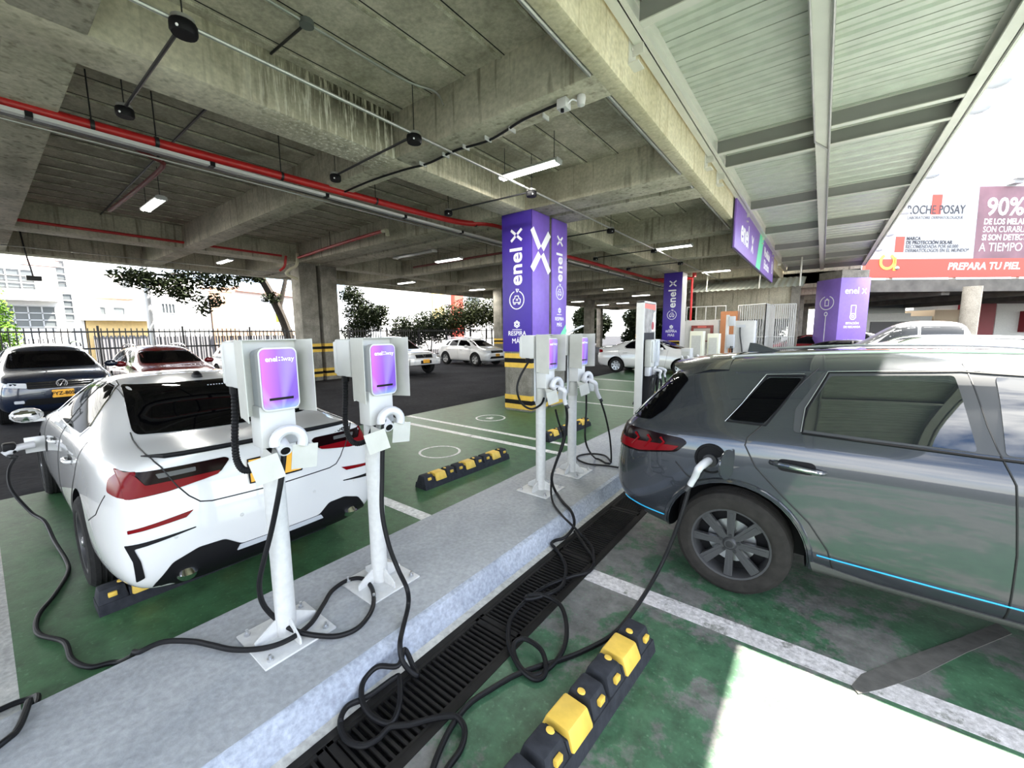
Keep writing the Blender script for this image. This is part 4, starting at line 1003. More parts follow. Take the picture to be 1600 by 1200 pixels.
def wheel(car, x, side, y, r, w, rim_r, spokes, rim_m, tyre_m=None, style='plain'):
    e = bpy.data.objects.new('wheel', None); COL.objects.link(e); e.parent = car.t; e.location = (x, side*y, r)
    s = side
    m = MB(); pr = [(rim_r, -w/2), (rim_r+.012, -w/2-.004), (r-.035, -w/2), (r-.008, -w/2+.022), (r, -w/2+.045)]
    n = 5
    for i in range(n):
        h = -w/2+.045+(w-.09)*(i+.5)/n
        pr += [(r, h-.012), (r-.006, h-.008), (r-.006, h+.008), (r, h+.012)] if 0 < i < n else [(r, h)]
    pr += [(r, w/2-.045), (r-.008, w/2-.022), (r-.035, w/2), (rim_r+.03, w/2+.006), (rim_r+.012, w/2+.004), (rim_r, w/2-.004)]
    m.lathe([(a, b*s) for a, b in pr], 40, None, 'y', False); m.build('tyre', tyre_m or tyre, e)
    m = MB(); m.mat(rim_m)
    yo = s*(w/2-.01)
    m.lathe([(rim_r+.004, yo+s*.006), (rim_r-.012, yo+s*.004), (rim_r-.022, yo-s*.02), (rim_r-.03, yo-s*.12)], 36, None, 'y', False)
    m.mat(black_plastic); m.lathe([(0.0, yo-s*.10), (rim_r-.02, yo-s*.10), (rim_r-.02, yo-s*.115)], 24, None, 'y')
    m.mat(rim_m)
    for k in range(spokes):
        a = 2*PI*k/spokes+PI/2
        M = Matrix.Rotation(a, 4, 'Y')
        w0, w1 = (.030, .036) if style != 'wide' else (.021, .027)
        if style == 'wide' and k % 2: w1 = .034
        pp = [(.035, yo-s*.012, -w0), (rim_r-.014, yo-s*.004, -w1), (rim_r-.014, yo-s*.004, w1), (.035, yo-s*.012, w0)]
        if style == 'multi':
            for q in (-1, 1):
                pp = [(.03, yo-s*.012, q*.008-.008), (rim_r-.014, yo-s*.004, q*.035-.011), (rim_r-.014, yo-s*.004, q*.035+.011), (.03, yo-s*.012, q*.008+.008)]
                m.prism(pp, (0, -s*.028, 0), M)
        else:
            m.prism(pp, (0, -s*.03, 0), M)
            if style == 'wide':
                m.prism([(.05, yo-s*.010, -.006), (rim_r-.03, yo, -.012), (rim_r-.03, yo, .012), (.05, yo-s*.010, .006)], (0, -s*.012, 0), M)
    m.lathe([(0, yo+s*.008), (.032, yo+s*.006), (.042, yo-s*.004), (.052, yo-s*.03), (.052, yo-s*.05)], 20, None, 'y')
    m.build('rim', None, e)
    m = MB()
    for k in range(5):
        a = 2*PI*k/5+.3; c = Vector((math.cos(a)*.058, yo-s*.01, math.sin(a)*.058)); m.cyl(c-Vector((0, s*.02, 0)), c+Vector((0, s*.006, 0)), .011, n=8)
    m.lathe([(0, yo+s*.0105), (.022, yo+s*.0095), (.026, yo+s*.004)], 16, None, 'y')
    m.build('hub_bolts', chrome if style != 'wide' else dark_metal, e)
    m = MB(); m.lathe([(.05, yo-s*.085), (.15, yo-s*.085), (.15, yo-s*.075), (.05, yo-s*.075)], 24, None, 'y', False); m.build('brake_disc', alu, e)
    return e
def four_wheels(car, x0, x1, y, r, w, rim_r, spokes, rim_m, **k):
    for x in (x0, x1):
        for s in (1, -1): wheel(car, x, s, y, r, w, rim_r, spokes, rim_m, **k)
def mirror(car, x, y, z, m, s, big=1.0):
    e = MB(); e.sphere((x, s*(y+.12*big), z+.02), .12*big, 14, (.62, .95, .62)); e.box((x-.03, min(s*y, s*(y+.09)), z-.05), (x+.03, max(s*y, s*(y+.09)), z-.02), .008)
    o = e.build('mirror', m, car.t)
    g = MB(); g.sphere((x-.028*big, s*(y+.125*big), z+.02), .11*big, 14, (.45, .88, .55)); g.build('mirror_glass', chrome, o)
    return o
def handle(car, x, z, view, m, L_=.20):
    y = hit(car, x, z, view)[0].y; s = 1 if view == 'L' else -1
    e = MB(); e.tube(spline([(x-L_/2, y, z), (x-L_/2+.03, y+s*.03, z+.002), (x, y+s*.038, z+.004), (x+L_/2-.03, y+s*.03, z+.002), (x+L_/2, y, z)], 5), .013, 8)
    return e.build('door_handle', m, car.t)
def plate(car, view, c, w, h, chars=None, d=.012):
    u, v = c
    o = patch(car, 'number_plate', [(u-w/2, v-h/2), (u+w/2, v-h/2), (u+w/2, v+h/2), (u-w/2, v+h/2)], view, plate_amber, d=d, rnd=.015, res=.2)
    if chars:
        p = hit(car, u*car.s[1], v*car.s[2], view)[0]
        X = (0, 1, 0) if view == 'F' else (0, -1, 0)
        dx = d+.004 if view == 'F' else -(d+.004)
        text('plate_characters', chars, h*.62, (p.x+dx, p.y, p.z), X, (0, 0, 1), black_plastic, o, .001, sx=.92, bold=.002)
    return o
def common_side(car, kind, glass, trim=None):
    if kind == 'sedan':
        F = [(1.12, 1.035), (1.12, 1.375), (1.55, 1.365), (1.95, 1.23), (2.18, 1.03)]; B_ = [(.44, 1.045), (.36, 1.12), (.56, 1.29), (.78, 1.36), (1.06, 1.375), (1.06, 1.035)]
        Q = [(.24, 1.05), (.02, 1.075), (.16, 1.16), (.18, 1.15)]
        for v in ('L', 'R'):
            patch(car, 'front_side_window', F, v, glass, rnd=.03); patch(car, 'rear_side_window', B_, v, glass, rnd=.03)
        seam(car, 'door_gap', [(v, p) for v in ('L', 'R') for p in ([(1.09, 1.39), (1.10, 1.0), (1.12, .30)], [(2.30, .99), (2.25, .6), (2.18, .30)], [(.10, 1.03), (.14, .80), (.36, .55), (.42, .30)], [(.42, .29), (2.2, .29)])])
        seam(car, 'window_trim', [(v, [(.34, 1.10), (.42, 1.03), (2.2, 1.02), (1.98, 1.23), (1.56, 1.385), (1.0, 1.395), (.74, 1.37), (.52, 1.285), (.34, 1.10)]) for v in ('L', 'R')], trim or black_plastic, .007)
    elif kind == 'suv':
        for v in ('L', 'R'):
            patch(car, 'front_side_window', [(1.19, 1.19), (1.21, 1.535), (1.75, 1.50), (2.08, 1.36), (2.30, 1.18)], v, glass, rnd=.04)
            patch(car, 'rear_side_window', [(.34, 1.19), (.36, 1.30), (.46, 1.50), (1.02, 1.535), (1.10, 1.19)], v, glass, rnd=.04)
            patch(car, 'quarter_window', [(-.08, 1.20), (.12, 1.46), (.34, 1.475), (.18, 1.20)], v, glass, rnd=.04)
        seam(car, 'door_gap', [(v, p) for v in ('L', 'R') for p in ([(1.06, 1.57), (1.145, 1.19), (1.20, 1.04), (1.23, .40), (1.22, .30)], [(.36, 1.54), (.30, 1.42), (.12, 1.20), (.06, 1.08), (.16, .82), (.33, .64), (.46, .48), (.52, .30)], [(2.35, 1.1), (2.36, .8), (2.30, .30)])])
    elif kind == 'pickup':
        for v in ('L', 'R'):
            patch(car, 'front_side_window', [(1.55, 1.16), (1.55, 1.66), (1.92, 1.62), (2.15, 1.42), (2.42, 1.16)], v, glass, rnd=.03)
            patch(car, 'rear_side_window', [(.76, 1.16), (.76, 1.66), (1.49, 1.665), (1.49, 1.16)], v, glass, rnd=.03)
        seam(car, 'door_gap', [(v, p) for v in ('L', 'R') for p in ([(1.52, 1.70), (1.52, .50)], [(.62, 1.10), (.62, .50)], [(2.52, 1.10), (2.50, .50)], [(.50, 1.08), (.52, .5)])])
def sedan(name, lab, loc, rz, pm, scale=(1, 1, 1), rims=alu, glass=glass_dark, rearlamp=red_lens, chars=None, spk=5):
    t = thing(name, lab, 'car', loc, rz); s = scale
    c = car_body('body', SEDAN, [(0, .33, .385, .6, 1.2), (2.85*s[0], .33, .385, .6, 1.2)], pm, t, 2, s)
    common_side(c, 'sedan', glass)
    patch(c, 'windscreen', [(-.68, 1.05), (.68, 1.05), (.545, 1.34), (-.545, 1.34)], 'F', glass, rnd=.05)
    patch(c, 'rear_window', [(-.60, 1.14), (.60, 1.14), (.505, 1.365), (-.505, 1.365)], 'B', glass, rnd=.05)
    both_end(c, 'headlamp', [(.40, .66), (.75, .70), (.76, .76), (.42, .72)], 'F', lens_clear, rnd=.02); both(c, 'headlamp_side', [(3.30, .70), (3.62, .66), (3.58, .72), (3.3, .77)], lens_clear, rnd=.02)
    patch(c, 'grille', [(-.36, .60), (.36, .60), (.38, .70), (-.38, .70)], 'F', black_plastic, rnd=.03); patch(c, 'lower_grille', [(-.55, .33), (.55, .33), (.5, .45), (-.5, .45)], 'F', black_plastic, rnd=.03)
    both_end(c, 'tail_lamp', [(.42, .84), (.78, .82), (.77, .98), (.46, .97)], 'B', rearlamp, rnd=.03); both(c, 'tail_lamp_side', [(-.93, .83), (-.66, .86), (-.70, .97), (-.9, .985)], rearlamp, rnd=.03)
    plate(c, 'F', (0, .52), .33, .15, chars)
    for v in ('L', 'R'):
        for x in (.42, 1.38): handle(c, x*s[0], .86*s[2], v, pm)
    for q in (1, -1): mirror(c, 2.08*s[0], .86*s[1], 1.02*s[2], pm, q)
    four_wheels(c, 0, 2.85*s[0], .80*s[1], .325, .21, .205, spk, rims)
    return c
def suv(name, lab, loc, rz, pm, scale=(1, 1, 1), rims=alu, glass=glass_dark, chars=None, front='bars'):
    t = thing(name, lab, 'car', loc, rz); s = scale
    c = car_body('body', SUV, [(0, .35, .41, .6, 1.3), (2.765*s[0], .35, .41, .6, 1.3)], pm, t, 2, s)
    common_side(c, 'suv', glass)
    patch(c, 'windscreen', [(-.72, 1.17), (.72, 1.17), (.60, 1.51), (-.60, 1.51)], 'F', glass, rnd=.06)
    patch(c, 'rear_window', [(-.58, 1.15), (.58, 1.15), (.50, 1.42), (-.50, 1.42)], 'B', glass, rnd=.05)
    patch(c, 'grille', [(-.50, .78), (.50, .78), (.50, .92), (-.50, .92)], 'F', black_plastic, rnd=.03)
    seam(c, 'grille_bar', [('F', [(-.5, z), (.5, z)]) for z in (.80, .85, .90)], chrome, .008, lift=.004)
    both_end(c, 'headlamp', [(.50, .80), (.74, .83), (.75, .92), (.50, .90)], 'F', lens_clear, rnd=.02); both(c, 'headlamp_side', [(3.40, .86), (3.66, .83), (3.6, .90), (3.4, .93)], lens_clear, rnd=.02)
    patch(c, 'lower_grille', [(-.6, .45), (.6, .45), (.52, .58), (-.52, .58)], 'F', black_plastic, rnd=.03)
    both_end(c, 'fog_lamp', [(.56, .50), (.70, .50), (.70, .56), (.56, .56)], 'F', lens_clear, rnd=.02)
    both_end(c, 'tail_lamp', [(.45, .90), (.76, .88), (.76, 1.03), (.5, 1.02)], 'B', red_lens, rnd=.03)
    plate(c, 'F', (0, .66), .33, .16, chars)
    for v in ('L', 'R'):
        for x in (.42, 1.5): handle(c, x*s[0], .96*s[2], v, pm)
    for q in (1, -1): mirror(c, 2.15*s[0], .92*s[1], 1.14*s[2], pm, q, 1.1)
    for y in (.60, -.60):
        m = MB(); m.tube(spline([(.0, y*s[1], 1.57*s[2]), (.1, y*s[1], 1.66*s[2]), (.8, y*s[1], 1.70*s[2]), (1.5, y*s[1], 1.69*s[2]), (1.75, y*s[1], 1.61*s[2])], 5), .016, 8); m.build('roof_rail', chrome, t)
    four_wheels(c, 0, 2.765*s[0], .82*s[1], .35, .22, .22, 5, rims)
    return c
def pickup(name, lab, loc, rz, pm, scale=(1, 1, 1), rims=alu, glass=glass_dark, chars=None):
    t = thing(name, lab, 'pickup truck', loc, rz); s = scale
    c = car_body('body', PICKUP, [(0, .38, .44, .6, 1.3), (3.05*s[0], .38, .44, .6, 1.3)], pm, t, 2, s)
    common_side(c, 'pickup', glass)
    patch(c, 'windscreen', [(-.72, 1.19), (.72, 1.19), (.60, 1.69), (-.60, 1.69)], 'F', glass, rnd=.05)
    patch(c, 'rear_window', [(-.62, 1.20), (.62, 1.20), (.56, 1.62), (-.56, 1.62)], 'B', glass, rnd=.05)
    patch(c, 'cargo_bed', [(-1.08, -.70), (.46, -.70), (.46, .70), (-1.08, .70)], 'T', black_plastic, rnd=.03)
    patch(c, 'grille', [(-.42, .80), (.42, .80), (.44, .95), (-.44, .95)], 'F', black_plastic, rnd=.02)
    seam(c, 'grille_frame', [('F', [(-.42, .80), (.42, .80), (.44, .95), (-.44, .95), (-.42, .80)]), ('F', [(-.08, .95), (0, .81), (.08, .95)])], chrome, .012, lift=.004)
    both_end(c, 'headlamp', [(.47, .76), (.74, .78), (.74, .94), (.47, .93)], 'F', lens_clear, rnd=.06); both(c, 'headlamp_side', [(3.55, .80), (3.78, .78), (3.72, .92), (3.55, .95)], lens_clear, rnd=.03)
    m = MB(); m.box((3.80*s[0], -.80*s[1], .44), (3.98*s[0], .80*s[1], .72), .06); m.build('front_bumper', pm, t)
    m = MB(); m.box((3.975*s[0], -.28, .50), (3.99*s[0], .28, .64), .01); m.build('bumper_opening', black_plastic, t)
    for q in (-1, 1):
        m = MB(); m.cyl((3.96*s[0], q*.58*s[1], .58), (3.99*s[0], q*.58*s[1], .58), .05, n=16); m.build('fog_lamp', lens_clear, t)
    m = MB(); m.box((3.99*s[0], -.165, .53), (4.0*s[0], .165, .68), .003); p = m.build('number_plate', plate_amber, t)
    if chars: text('plate_characters', chars, .09, (4.002*s[0], 0, .605), (0, 1, 0), (0, 0, 1), black_plastic, p, .001)
    for v in ('L', 'R'):
        for x in (.86, 1.68): handle(c, x*s[0], .98*s[2], v, pm)
    for q in (1, -1): mirror(c, 2.22*s[0], .88*s[1], 1.20*s[2], pm, q, 1.25)
    four_wheels(c, 0, 3.05*s[0], .80*s[1], .38, .24, .21, 6, rims)
    return c
# ------------------------------------------------------------------ white sedan charging in the left bay (nose away from the island)
def white_sedan():
    t = thing('electric_sedan', 'large white sedan seen from behind, charging in the left green bay', 'car', (-4.10, 1.23, 0), PI)
    low = [list(r) for r in SEDAN]
    for i, dz in ((0, .12), (1, .06), (2, .03)):
        low[i] = [(x, y, z-(dz if j < 3 else dz*.4 if j == 3 else 0)) for j, (x, y, z) in enumerate(low[i])]
    low[0][0] = (low[0][0][0]-.09, low[0][0][1], low[0][0][2]); low[0][1] = (low[0][1][0]-.03, low[0][1][1], low[0][1][2])
    c = car_body('body', low, [(0, .335, .39, .6, 1.2), (2.85, .335, .39, .6, 1.2)], car_white, t, 3, (1, 1, 1))
    common_side(c, 'sedan', glass_side, chrome)
    patch(c, 'rear_window', [(-.625, 1.108), (.625, 1.108), (.555, 1.28), (.50, 1.378), (-.50, 1.378), (-.555, 1.28)], 'B', glass_dark, rnd=.03, res=.05)
    m = MB()
    for i in range(14): m.box((.0, -.20+.022*i-.005, 0), (.006, -.20+.022*i+.005, .006))
    p = hit(c, -.12, 1.345, 'B')[0]; m.build('brake_light_strip', lens_clear, t, loc=(p.x-.008, -.1, p.z))
    patch(c, 'windscreen', [(-.68, 1.05), (.68, 1.05), (.545, 1.34), (-.545, 1.34)], 'F', glass_dark, rnd=.05)
    for s in (1, -1):
        q = lambda P: P if s == 1 else [(-u, v) for u, v in P][::-1]
        b = patch(c, 'tail_lamp', q([(.785, .985), (.30, .995), (.275, .975), (.33, .90), (.42, .875), (.60, .845), (.785, .835)]), 'B', dark_red_lens, d=.006, rnd=.015, res=.04)
        patch(c, 'red_lens', q([(.79, .99), (.735, .97), (.70, .905), (.33, .912), (.345, .890), (.42, .875), (.60, .848), (.79, .837)]), 'B', red_lens, d=.010, rnd=.012, res=.04, parent=b)
        patch(c, 'reverse_lamp', q([(.65, .965), (.46, .968), (.46, .94), (.64, .935)]), 'B', plain('smoked_lens', (.10, .10, .10), .2, spec=.2) if s == 1 else MATS['smoked_lens'], d=.010, rnd=.006, res=.05, parent=b)
        patch(c, 'tail_lamp_side', [(-.935, .838), (-.74, .865), (-.70, .93), (-.76, .975), (-.9, .99)], 'L' if s == 1 else 'R', red_lens, d=.006, rnd=.02, res=.04, parent=b)
        patch(c, 'rear_reflector', q([(.80, .655), (.50, .70), (.54, .665), (.80, .635)]), 'B', red_lens, d=.006, rnd=.004)
        patch(c, 'bumper_slot', q([(.82, .565), (.50, .592), (.50, .586), (.785, .54), (.765, .46), (.755, .35), (.79, .325), (.795, .46)]), 'B', black_plastic, d=.005, rnd=.008, res=.05)
        m = MB(); m.tube([(-.80, s*.56, .315), (-.985, s*.56, .305)], [.055, .060], 24, cap=False); m.tube([(-.985, s*.56, .305), (-.992, s*.56, .305), (-.985, s*.56, .305), (-.90, s*.56, .308)], [.060, .055, .050, .047], 24, cap=False); m.build('exhaust_tip', chrome, t)
        m = MB(); m.cyl((-.955, s*.56, .307), (-.957, s*.56, .307), .0485, n=20); m.build('exhaust_hole', void_black, t)
        m = MB(); m.sphere(hit(c, s*.60, .56, 'B')[0], .012, 10, (.4, 1, 1)); m.sphere(hit(c, s*.25, .58, 'B')[0], .012, 10, (.4, 1, 1)); m.build('parking_sensor', white_steel, t)
    patch(c, 'diffuser', [(-.75, .17), (-.715, .29), (-.63, .405), (-.50, .455), (-.36, .455), (-.27, .385), (.27, .385), (.36, .455), (.50, .455), (.63, .405), (.715, .29), (.75, .17)], 'B', black_plastic, d=.006, rnd=.02, res=.05)
    patch(c, 'diffuser_blade', [(-.28, .385), (.28, .385), (.30, .35), (-.30, .35)], 'B', plastic_grey, d=.012, rnd=.005)
    # boot lip spoiler, coloured black for the thin line of shade along it
    pts = [hit(c, y, 1.068-.020*(abs(y)/.7)**2, 'B')[0] for y in [-.68+.085*i for i in range(17)]]
    m = MB(); m.tube([p+Vector((-.012, 0, .008)) for p in pts], [.004]+[.016]*15+[.004], 8); m.build('boot_lip_shade', black_plastic, t)
    seam(c, 'boot_gap', [('T', [(-.27, q*.632), (-.40, q*.645), (-.60, q*.655), (-.80, q*.655), (-.92, q*.645)]) for q in (1, -1)]+[('B', [(q*.555, .86), (q*.51, .79), (q*.46, .74), (q*.40, .725), (0, .715)]) for q in (1, -1)], r=.0045)
    seam(c, 'boot_gap', [('B', [(q*.645, 1.035), (q*.62, 1.0), (q*.59, .93), (q*.555, .855)]) for q in (1, -1)], r=.0045, lift=.009)
    seam(c, 'roof_gap', [('T', [(.35, s*.545), (.6, s*.535), (1.1, s*.54), (1.7, s*.53)]) for s in (1, -1)], r=.004)
    seam(c, 'bumper_gap', [('L', [(-.42, .62), (-.6, .70), (-.72, .84)]), ('R', [(-.42, .62), (-.6, .70), (-.72, .84)])])
    o = patch(c, 'number_plate', [(-.175, .775), (.175, .775), (.175, .94), (-.175, .94)], 'B', plate_amber, d=.012, rnd=.015, res=.2)
    seam(c, 'plate_frame', [('B', [(-.175, .775), (.175, .775), (.175, .94), (-.175, .94), (-.175, .775)])], black_plastic, .006, lift=.012)
    p = hit(c, -.56, 1.005, 'B')[0]; text('badge', '330e', .062, (p.x-.004, -.50, 1.015), (0, -1, 0), (.35, 0, 1), black_plastic, t, .002, sx=1.15, bold=.001)
    m = MB(); p = hit(c, .62, .0, 'T')[0]
    m.lathe([(.0, .0), (.055, .0), (.05, .02), (.02, .045), (0, .05)], 14, Matrix.Translation((.62, -.02, p.z-.004)) @ Matrix.Diagonal((1.5, .75, 1.2, 1))); m.build('roof_antenna', black_plastic, t)
    for x in (.42, 1.40): handle(c, x, .86, 'L', car_white); handle(c, x, .86, 'R', car_white)
    both(c, 'handle_recess', [(.33, .835), (.53, .835), (.53, .885), (.33, .885)], black_plastic, d=.002, rnd=.02); both(c, 'handle_recess', [(1.31, .835), (1.5, .835), (1.5, .885), (1.31, .885)], black_plastic, d=.002, rnd=.02)
    for s in (1, -1): mirror(c, 2.12, .87, 1.00, car_white, s)
    both_end(c, 'headlamp', [(.40, .66), (.75, .70), (.76, .76), (.42, .72)], 'F', lens_clear, rnd=.02)
    # open charge flap on the left front wing
    patch(c, 'charge_port', [(2.02, .64), (2.16, .64), (2.16, .78), (2.02, .78)], 'L', black_plastic, d=.004, rnd=.05)
    m = MB(); y = hit(c, 2.2, .72, 'L')[0].y; m.box((2.17, y, .63), (2.185, y+.14, .79), .006); m.build('charge_flap', car_white, t)
    four_wheels(c, 0, 2.85, .80, .335, .235, .225, 5, dark_alu)
    return c
white_sedan()
t = thing('charging_connector', 'white and black connector plugged into the left wing of the white sedan', 'connector')
m = MB(); m.tube(spline([(-6.22, .26, .72), (-6.21, .16, .715), (-6.2, .10, .69), (-6.195, .06, .665)], 6), [.034]*19, 12); m.build('connector', plastic_white, t)
m = MB(); m.box((-6.29, .055, .665), (-6.17, .145, .77), .02); m.build('grip', black_plastic, t)
m = MB(); m.tube([(-6.195, .07, .67), (-6.17, .1, .64), (-6.19, .13, .62)], [.022, .02, .015], 10); m.build('strain_relief', black_rubber, t)

# ------------------------------------------------------------------ graphite crossover at right, tail towards the island
def grey_crossover():
    t = thing('electric_crossover', 'large graphite grey crossover charging at the right, side towards the viewer', 'car', (-.40, 3.90, 0), 0)
    c = car_body('body', SUV, [(0, .355, .425, .6, 1.3), (2.765, .355, .425, .6, 1.3)], car_grey, t, 3, (1, 1, 1))
    for v in ('L', 'R'):
        patch(c, 'side_trim', [(.30, 1.165), (.30, 1.30), (.43, 1.53), (1.08, 1.565), (2.0, 1.52), (2.36, 1.30), (2.42, 1.15), (1.12, 1.165)], v, plain('side_window_black', (.045, .047, .05), .3) if v == 'L' else MATS['side_window_black'], d=.003, rnd=.02, res=.05)
        patch(c, 'quarter_window', [(-.07, 1.195), (.13, 1.475), (.325, 1.485), (.145, 1.195)], v, glass_dark, d=.006, rnd=.03, res=.05)
        patch(c, 'rear_side_window', [(.345, 1.185), (.37, 1.31), (.465, 1.505), (1.00, 1.538), (1.075, 1.17)], v, glass_clear, d=.006, rnd=.02, res=.05)
        patch(c, 'front_side_window', [(1.17, 1.17), (1.15, 1.54), (1.70, 1.51), (2.05, 1.38), (2.32, 1.17)], v, glass_clear, d=.006, rnd=.02, res=.05)
    seam(c, 'window_moulding', [(v, p) for v in ('L', 'R') for p in ([(-.08, 1.185), (.13, 1.49), (.335, 1.50), (.15, 1.185), (-.08, 1.185)], [(.345, 1.165), (.36, 1.31), (.455, 1.525), (1.03, 1.56), (1.7, 1.53)], [(.345, 1.165), (1.1, 1.15), (2.35, 1.14)])], black_plastic, .008)
    seam(c, 'bright_moulding', [(v, p) for v in ('L', 'R') for p in ([(-.085, 1.18), (.0, 1.30), (.12, 1.495), (.33, 1.51)], [(.34, 1.17), (.35, 1.31), (.45, 1.53), (1.03, 1.567), (1.75, 1.54), (2.1, 1.40)])], alu, .0025, lift=.006)
    seam(c, 'door_gap', [(v, p) for v in ('L', 'R') for p in ([(1.045, 1.60), (1.11, 1.30), (1.145, 1.19), (1.205, 1.04), (1.235, .70), (1.24, .40), (1.235, .30)], [(.40, 1.55), (.33, 1.47), (.14, 1.19), (.06, 1.10), (.05, 1.05), (.12, .92), (.27, .77), (.42, .63), (.52, .48), (.57, .30)], [(2.35, 1.1), (2.38, .8), (2.32, .30)], [(-.38, .86), (-.30, .78), (-.24, .75)])], r=.005)
    patch(c, 'rear_window', [(-.73, 1.125), (.73, 1.125), (.60, 1.44), (-.60, 1.44)], 'B', glass_dark, d=.005, rnd=.04)
    patch(c, 'windscreen', [(-.72, 1.17), (.72, 1.17), (.60, 1.51), (-.60, 1.51)], 'F', glass_dark, rnd=.06)
    for v in ('L', 'R'): patch(c, 'rear_window_return', [(-.84, 1.12), (-.60, 1.125), (-.50, 1.21), (-.38, 1.43), (-.44, 1.47), (-.56, 1.44), (-.72, 1.26)], v, glass_dark, d=.006, rnd=.02, res=.05)
    # roof spoiler
    m = MB(); bm = m.bm; ys = [-.60+.1*i for i in range(13)]; top = []; tip = []; und = []
    for y in ys:
        k = 1-(abs(y)/.62)**4*.6; z = 1.592-.045*(y/.6)**2
        a = hit(c, -.10, y, 'T')[0]
        top.append(bm.verts.new((-.12, y, a.z+.004))); tip.append(bm.verts.new((-.60*k-.14*(1-k), y, z-.055-.02*(y/.6)**2))); und.append(bm.verts.new((-.30, y*.97, z-.17)))
    md = [bm.verts.new(((a.co.x+b.co.x)/2, a.co.y, (a.co.z+b.co.z)/2+.018)) for a, b in zip(top, tip)]
    for A, B in ((top, md), (md, tip), (tip, und)):
        for i in range(12): bm.faces.new((A[i], A[i+1], B[i+1], B[i]))
    m.build('roof_spoiler', car_grey, t, 50)
    for s in (1, -1):
        q = lambda P: P if s == 1 else [(-u, v) for u, v in P][::-1]
        v = 'L' if s == 1 else 'R'
        b = patch(c, 'tail_lamp', [(-.95, .885), (-.66, .875), (-.38, .93), (-.31, 1.005), (-.34, 1.03), (-.70, 1.05), (-.95, 1.06)], v, dark_red_lens, d=.010, rnd=.02, res=.04)
        patch(c, 'tail_lamp_rear', q([(.80, .90), (.30, .94), (.30, 1.02), (.80, 1.05)]), 'B', dark_red_lens, d=.010, rnd=.02, res=.05, parent=b)
        seam(c, 'lit_strip', [(v, [(-.52-.10*i, .925), (-.47-.10*i, .985), (-.50-.1*i, 1.015)]) for i in range(3)], red_lens, .010, parent=b, lift=.012)
        patch(c, 'lamp_lens', [(-.92, .90), (-.66, .89), (-.40, .938), (-.36, .975), (-.70, .96), (-.92, .965)], v, red_lens, d=.014, rnd=.015, res=.05, parent=b)
        seam(c, 'blue_trim', [(v, [(.47, .435), (1.0, .425), (2.2, .42)]), (v, [(-.80, .465), (-.60, .44), (-.45, .43)])], cyan_line, .0045, lift=.003)
        patch(c, 'sill_cladding', [(.47, .24), (.44, .385), (.75, .345), (2.3, .34), (2.3, .24)], v, plain('dark_grey_cladding', (.11, .11, .105), .4) if s == 1 else MATS['dark_grey_cladding'], d=.012, rnd=.01)
        seam(c, 'arch_edge', [(v, [(.0+.445*math.cos(R(a)), .355+.445*math.sin(R(a))) for a in range(-5, 186, 10)])], car_grey, .016)
        y = hit(c, .36, .965, v)[0].y
        patch(c, 'handle_recess', [(.235, .925), (.43, .925), (.43, 1.0), (.235, 1.0)], v, black_plastic, d=.002, rnd=.037)
        m = MB(); m.tube(spline([(.20, y, .968), (.235, y+s*.030, .972), (.33, y+s*.040, .968), (.44, y+s*.032, .955), (.47, y, .952)], 6), .0165, 10); h = m.build('door_handle', car_grey, t)
        m = MB(); m.tube(spline([(.30, y+s*.050, .972), (.38, y+s*.053, .966), (.455, y+s*.036, .956)], 5), .0075, 8); m.build('chrome_inlay', chrome, h)
        handle(c, 1.62, .965, v, car_grey)
        mirror(c, 2.2, .93, 1.13, car_grey, s, 1.1)
        m = MB(); m.tube(spline([(-.10, s*.605, 1.60), (.0, s*.61, 1.622), (.7, s*.62, 1.665), (1.4, s*.615, 1.668), (1.85, s*.60, 1.62)], 6), .012, 10); m.build('roof_rail', alu, t)
    patch(c, 'rear_bumper_skid', [(-.7, .42), (.7, .42), (.64, .56), (-.64, .56)], 'B', black_plastic, rnd=.03)
    # shark fin aerial
    m = MB(); bm = m.bm; z = hit(c, .12, 0, 'T')[0].z
    m.prism([(-.08, -.022, z-.01), (.20, -.022, z-.01), (.10, -.010, z+.015), (-.02, -.004, z+.06), (-.07, -.004, z+.065)], (0, .035, 0)); m.build('roof_aerial', car_grey, t)
    # charge port with open flap (right rear wing)
    y = hit(c, -.15, .925, 'R')[0].y
    m = MB(); m.lathe([(0, -.002), (.085, -.002), (.088, -.010), (.102, -.010), (.104, .006), (.0, .01)], 32, Matrix.Translation((-.15, y+.002, .925)), 'y'); m.build('charge_port', black_plastic, t)
    m = MB(); m.lathe([(0, -.03), (.045, -.03), (.048, -.002)], 20, Matrix.Translation((-.15, y+.002, .915)), 'y'); m.build('charge_socket', black_rubber, t)
    m = MB(); m.lathe([(0, -.006), (.098, -.006), (.10, 0), (.098, .006), (0, .006)], 28, Matrix.Translation((-.035, y-.075, .925)) @ Matrix.Rotation(R(72), 4, 'Z'), 'y'); m.build('charge_flap', car_grey, t)
    for x, tm in ((0, tyre_dusty), (2.765, tyre_dusty)):
        for s in (1, -1): wheel(c, x, s, .83, .355, .235, .245, 8, dark_alu, tm, 'wide')
    return c
grey_crossover()
t = thing('charging_connector', 'white pistol connector plugged into the flank of the grey crossover', 'connector')
plug(t, (-.555, 2.955, .915), (.25, 1, .12), CABLES['C'][0])

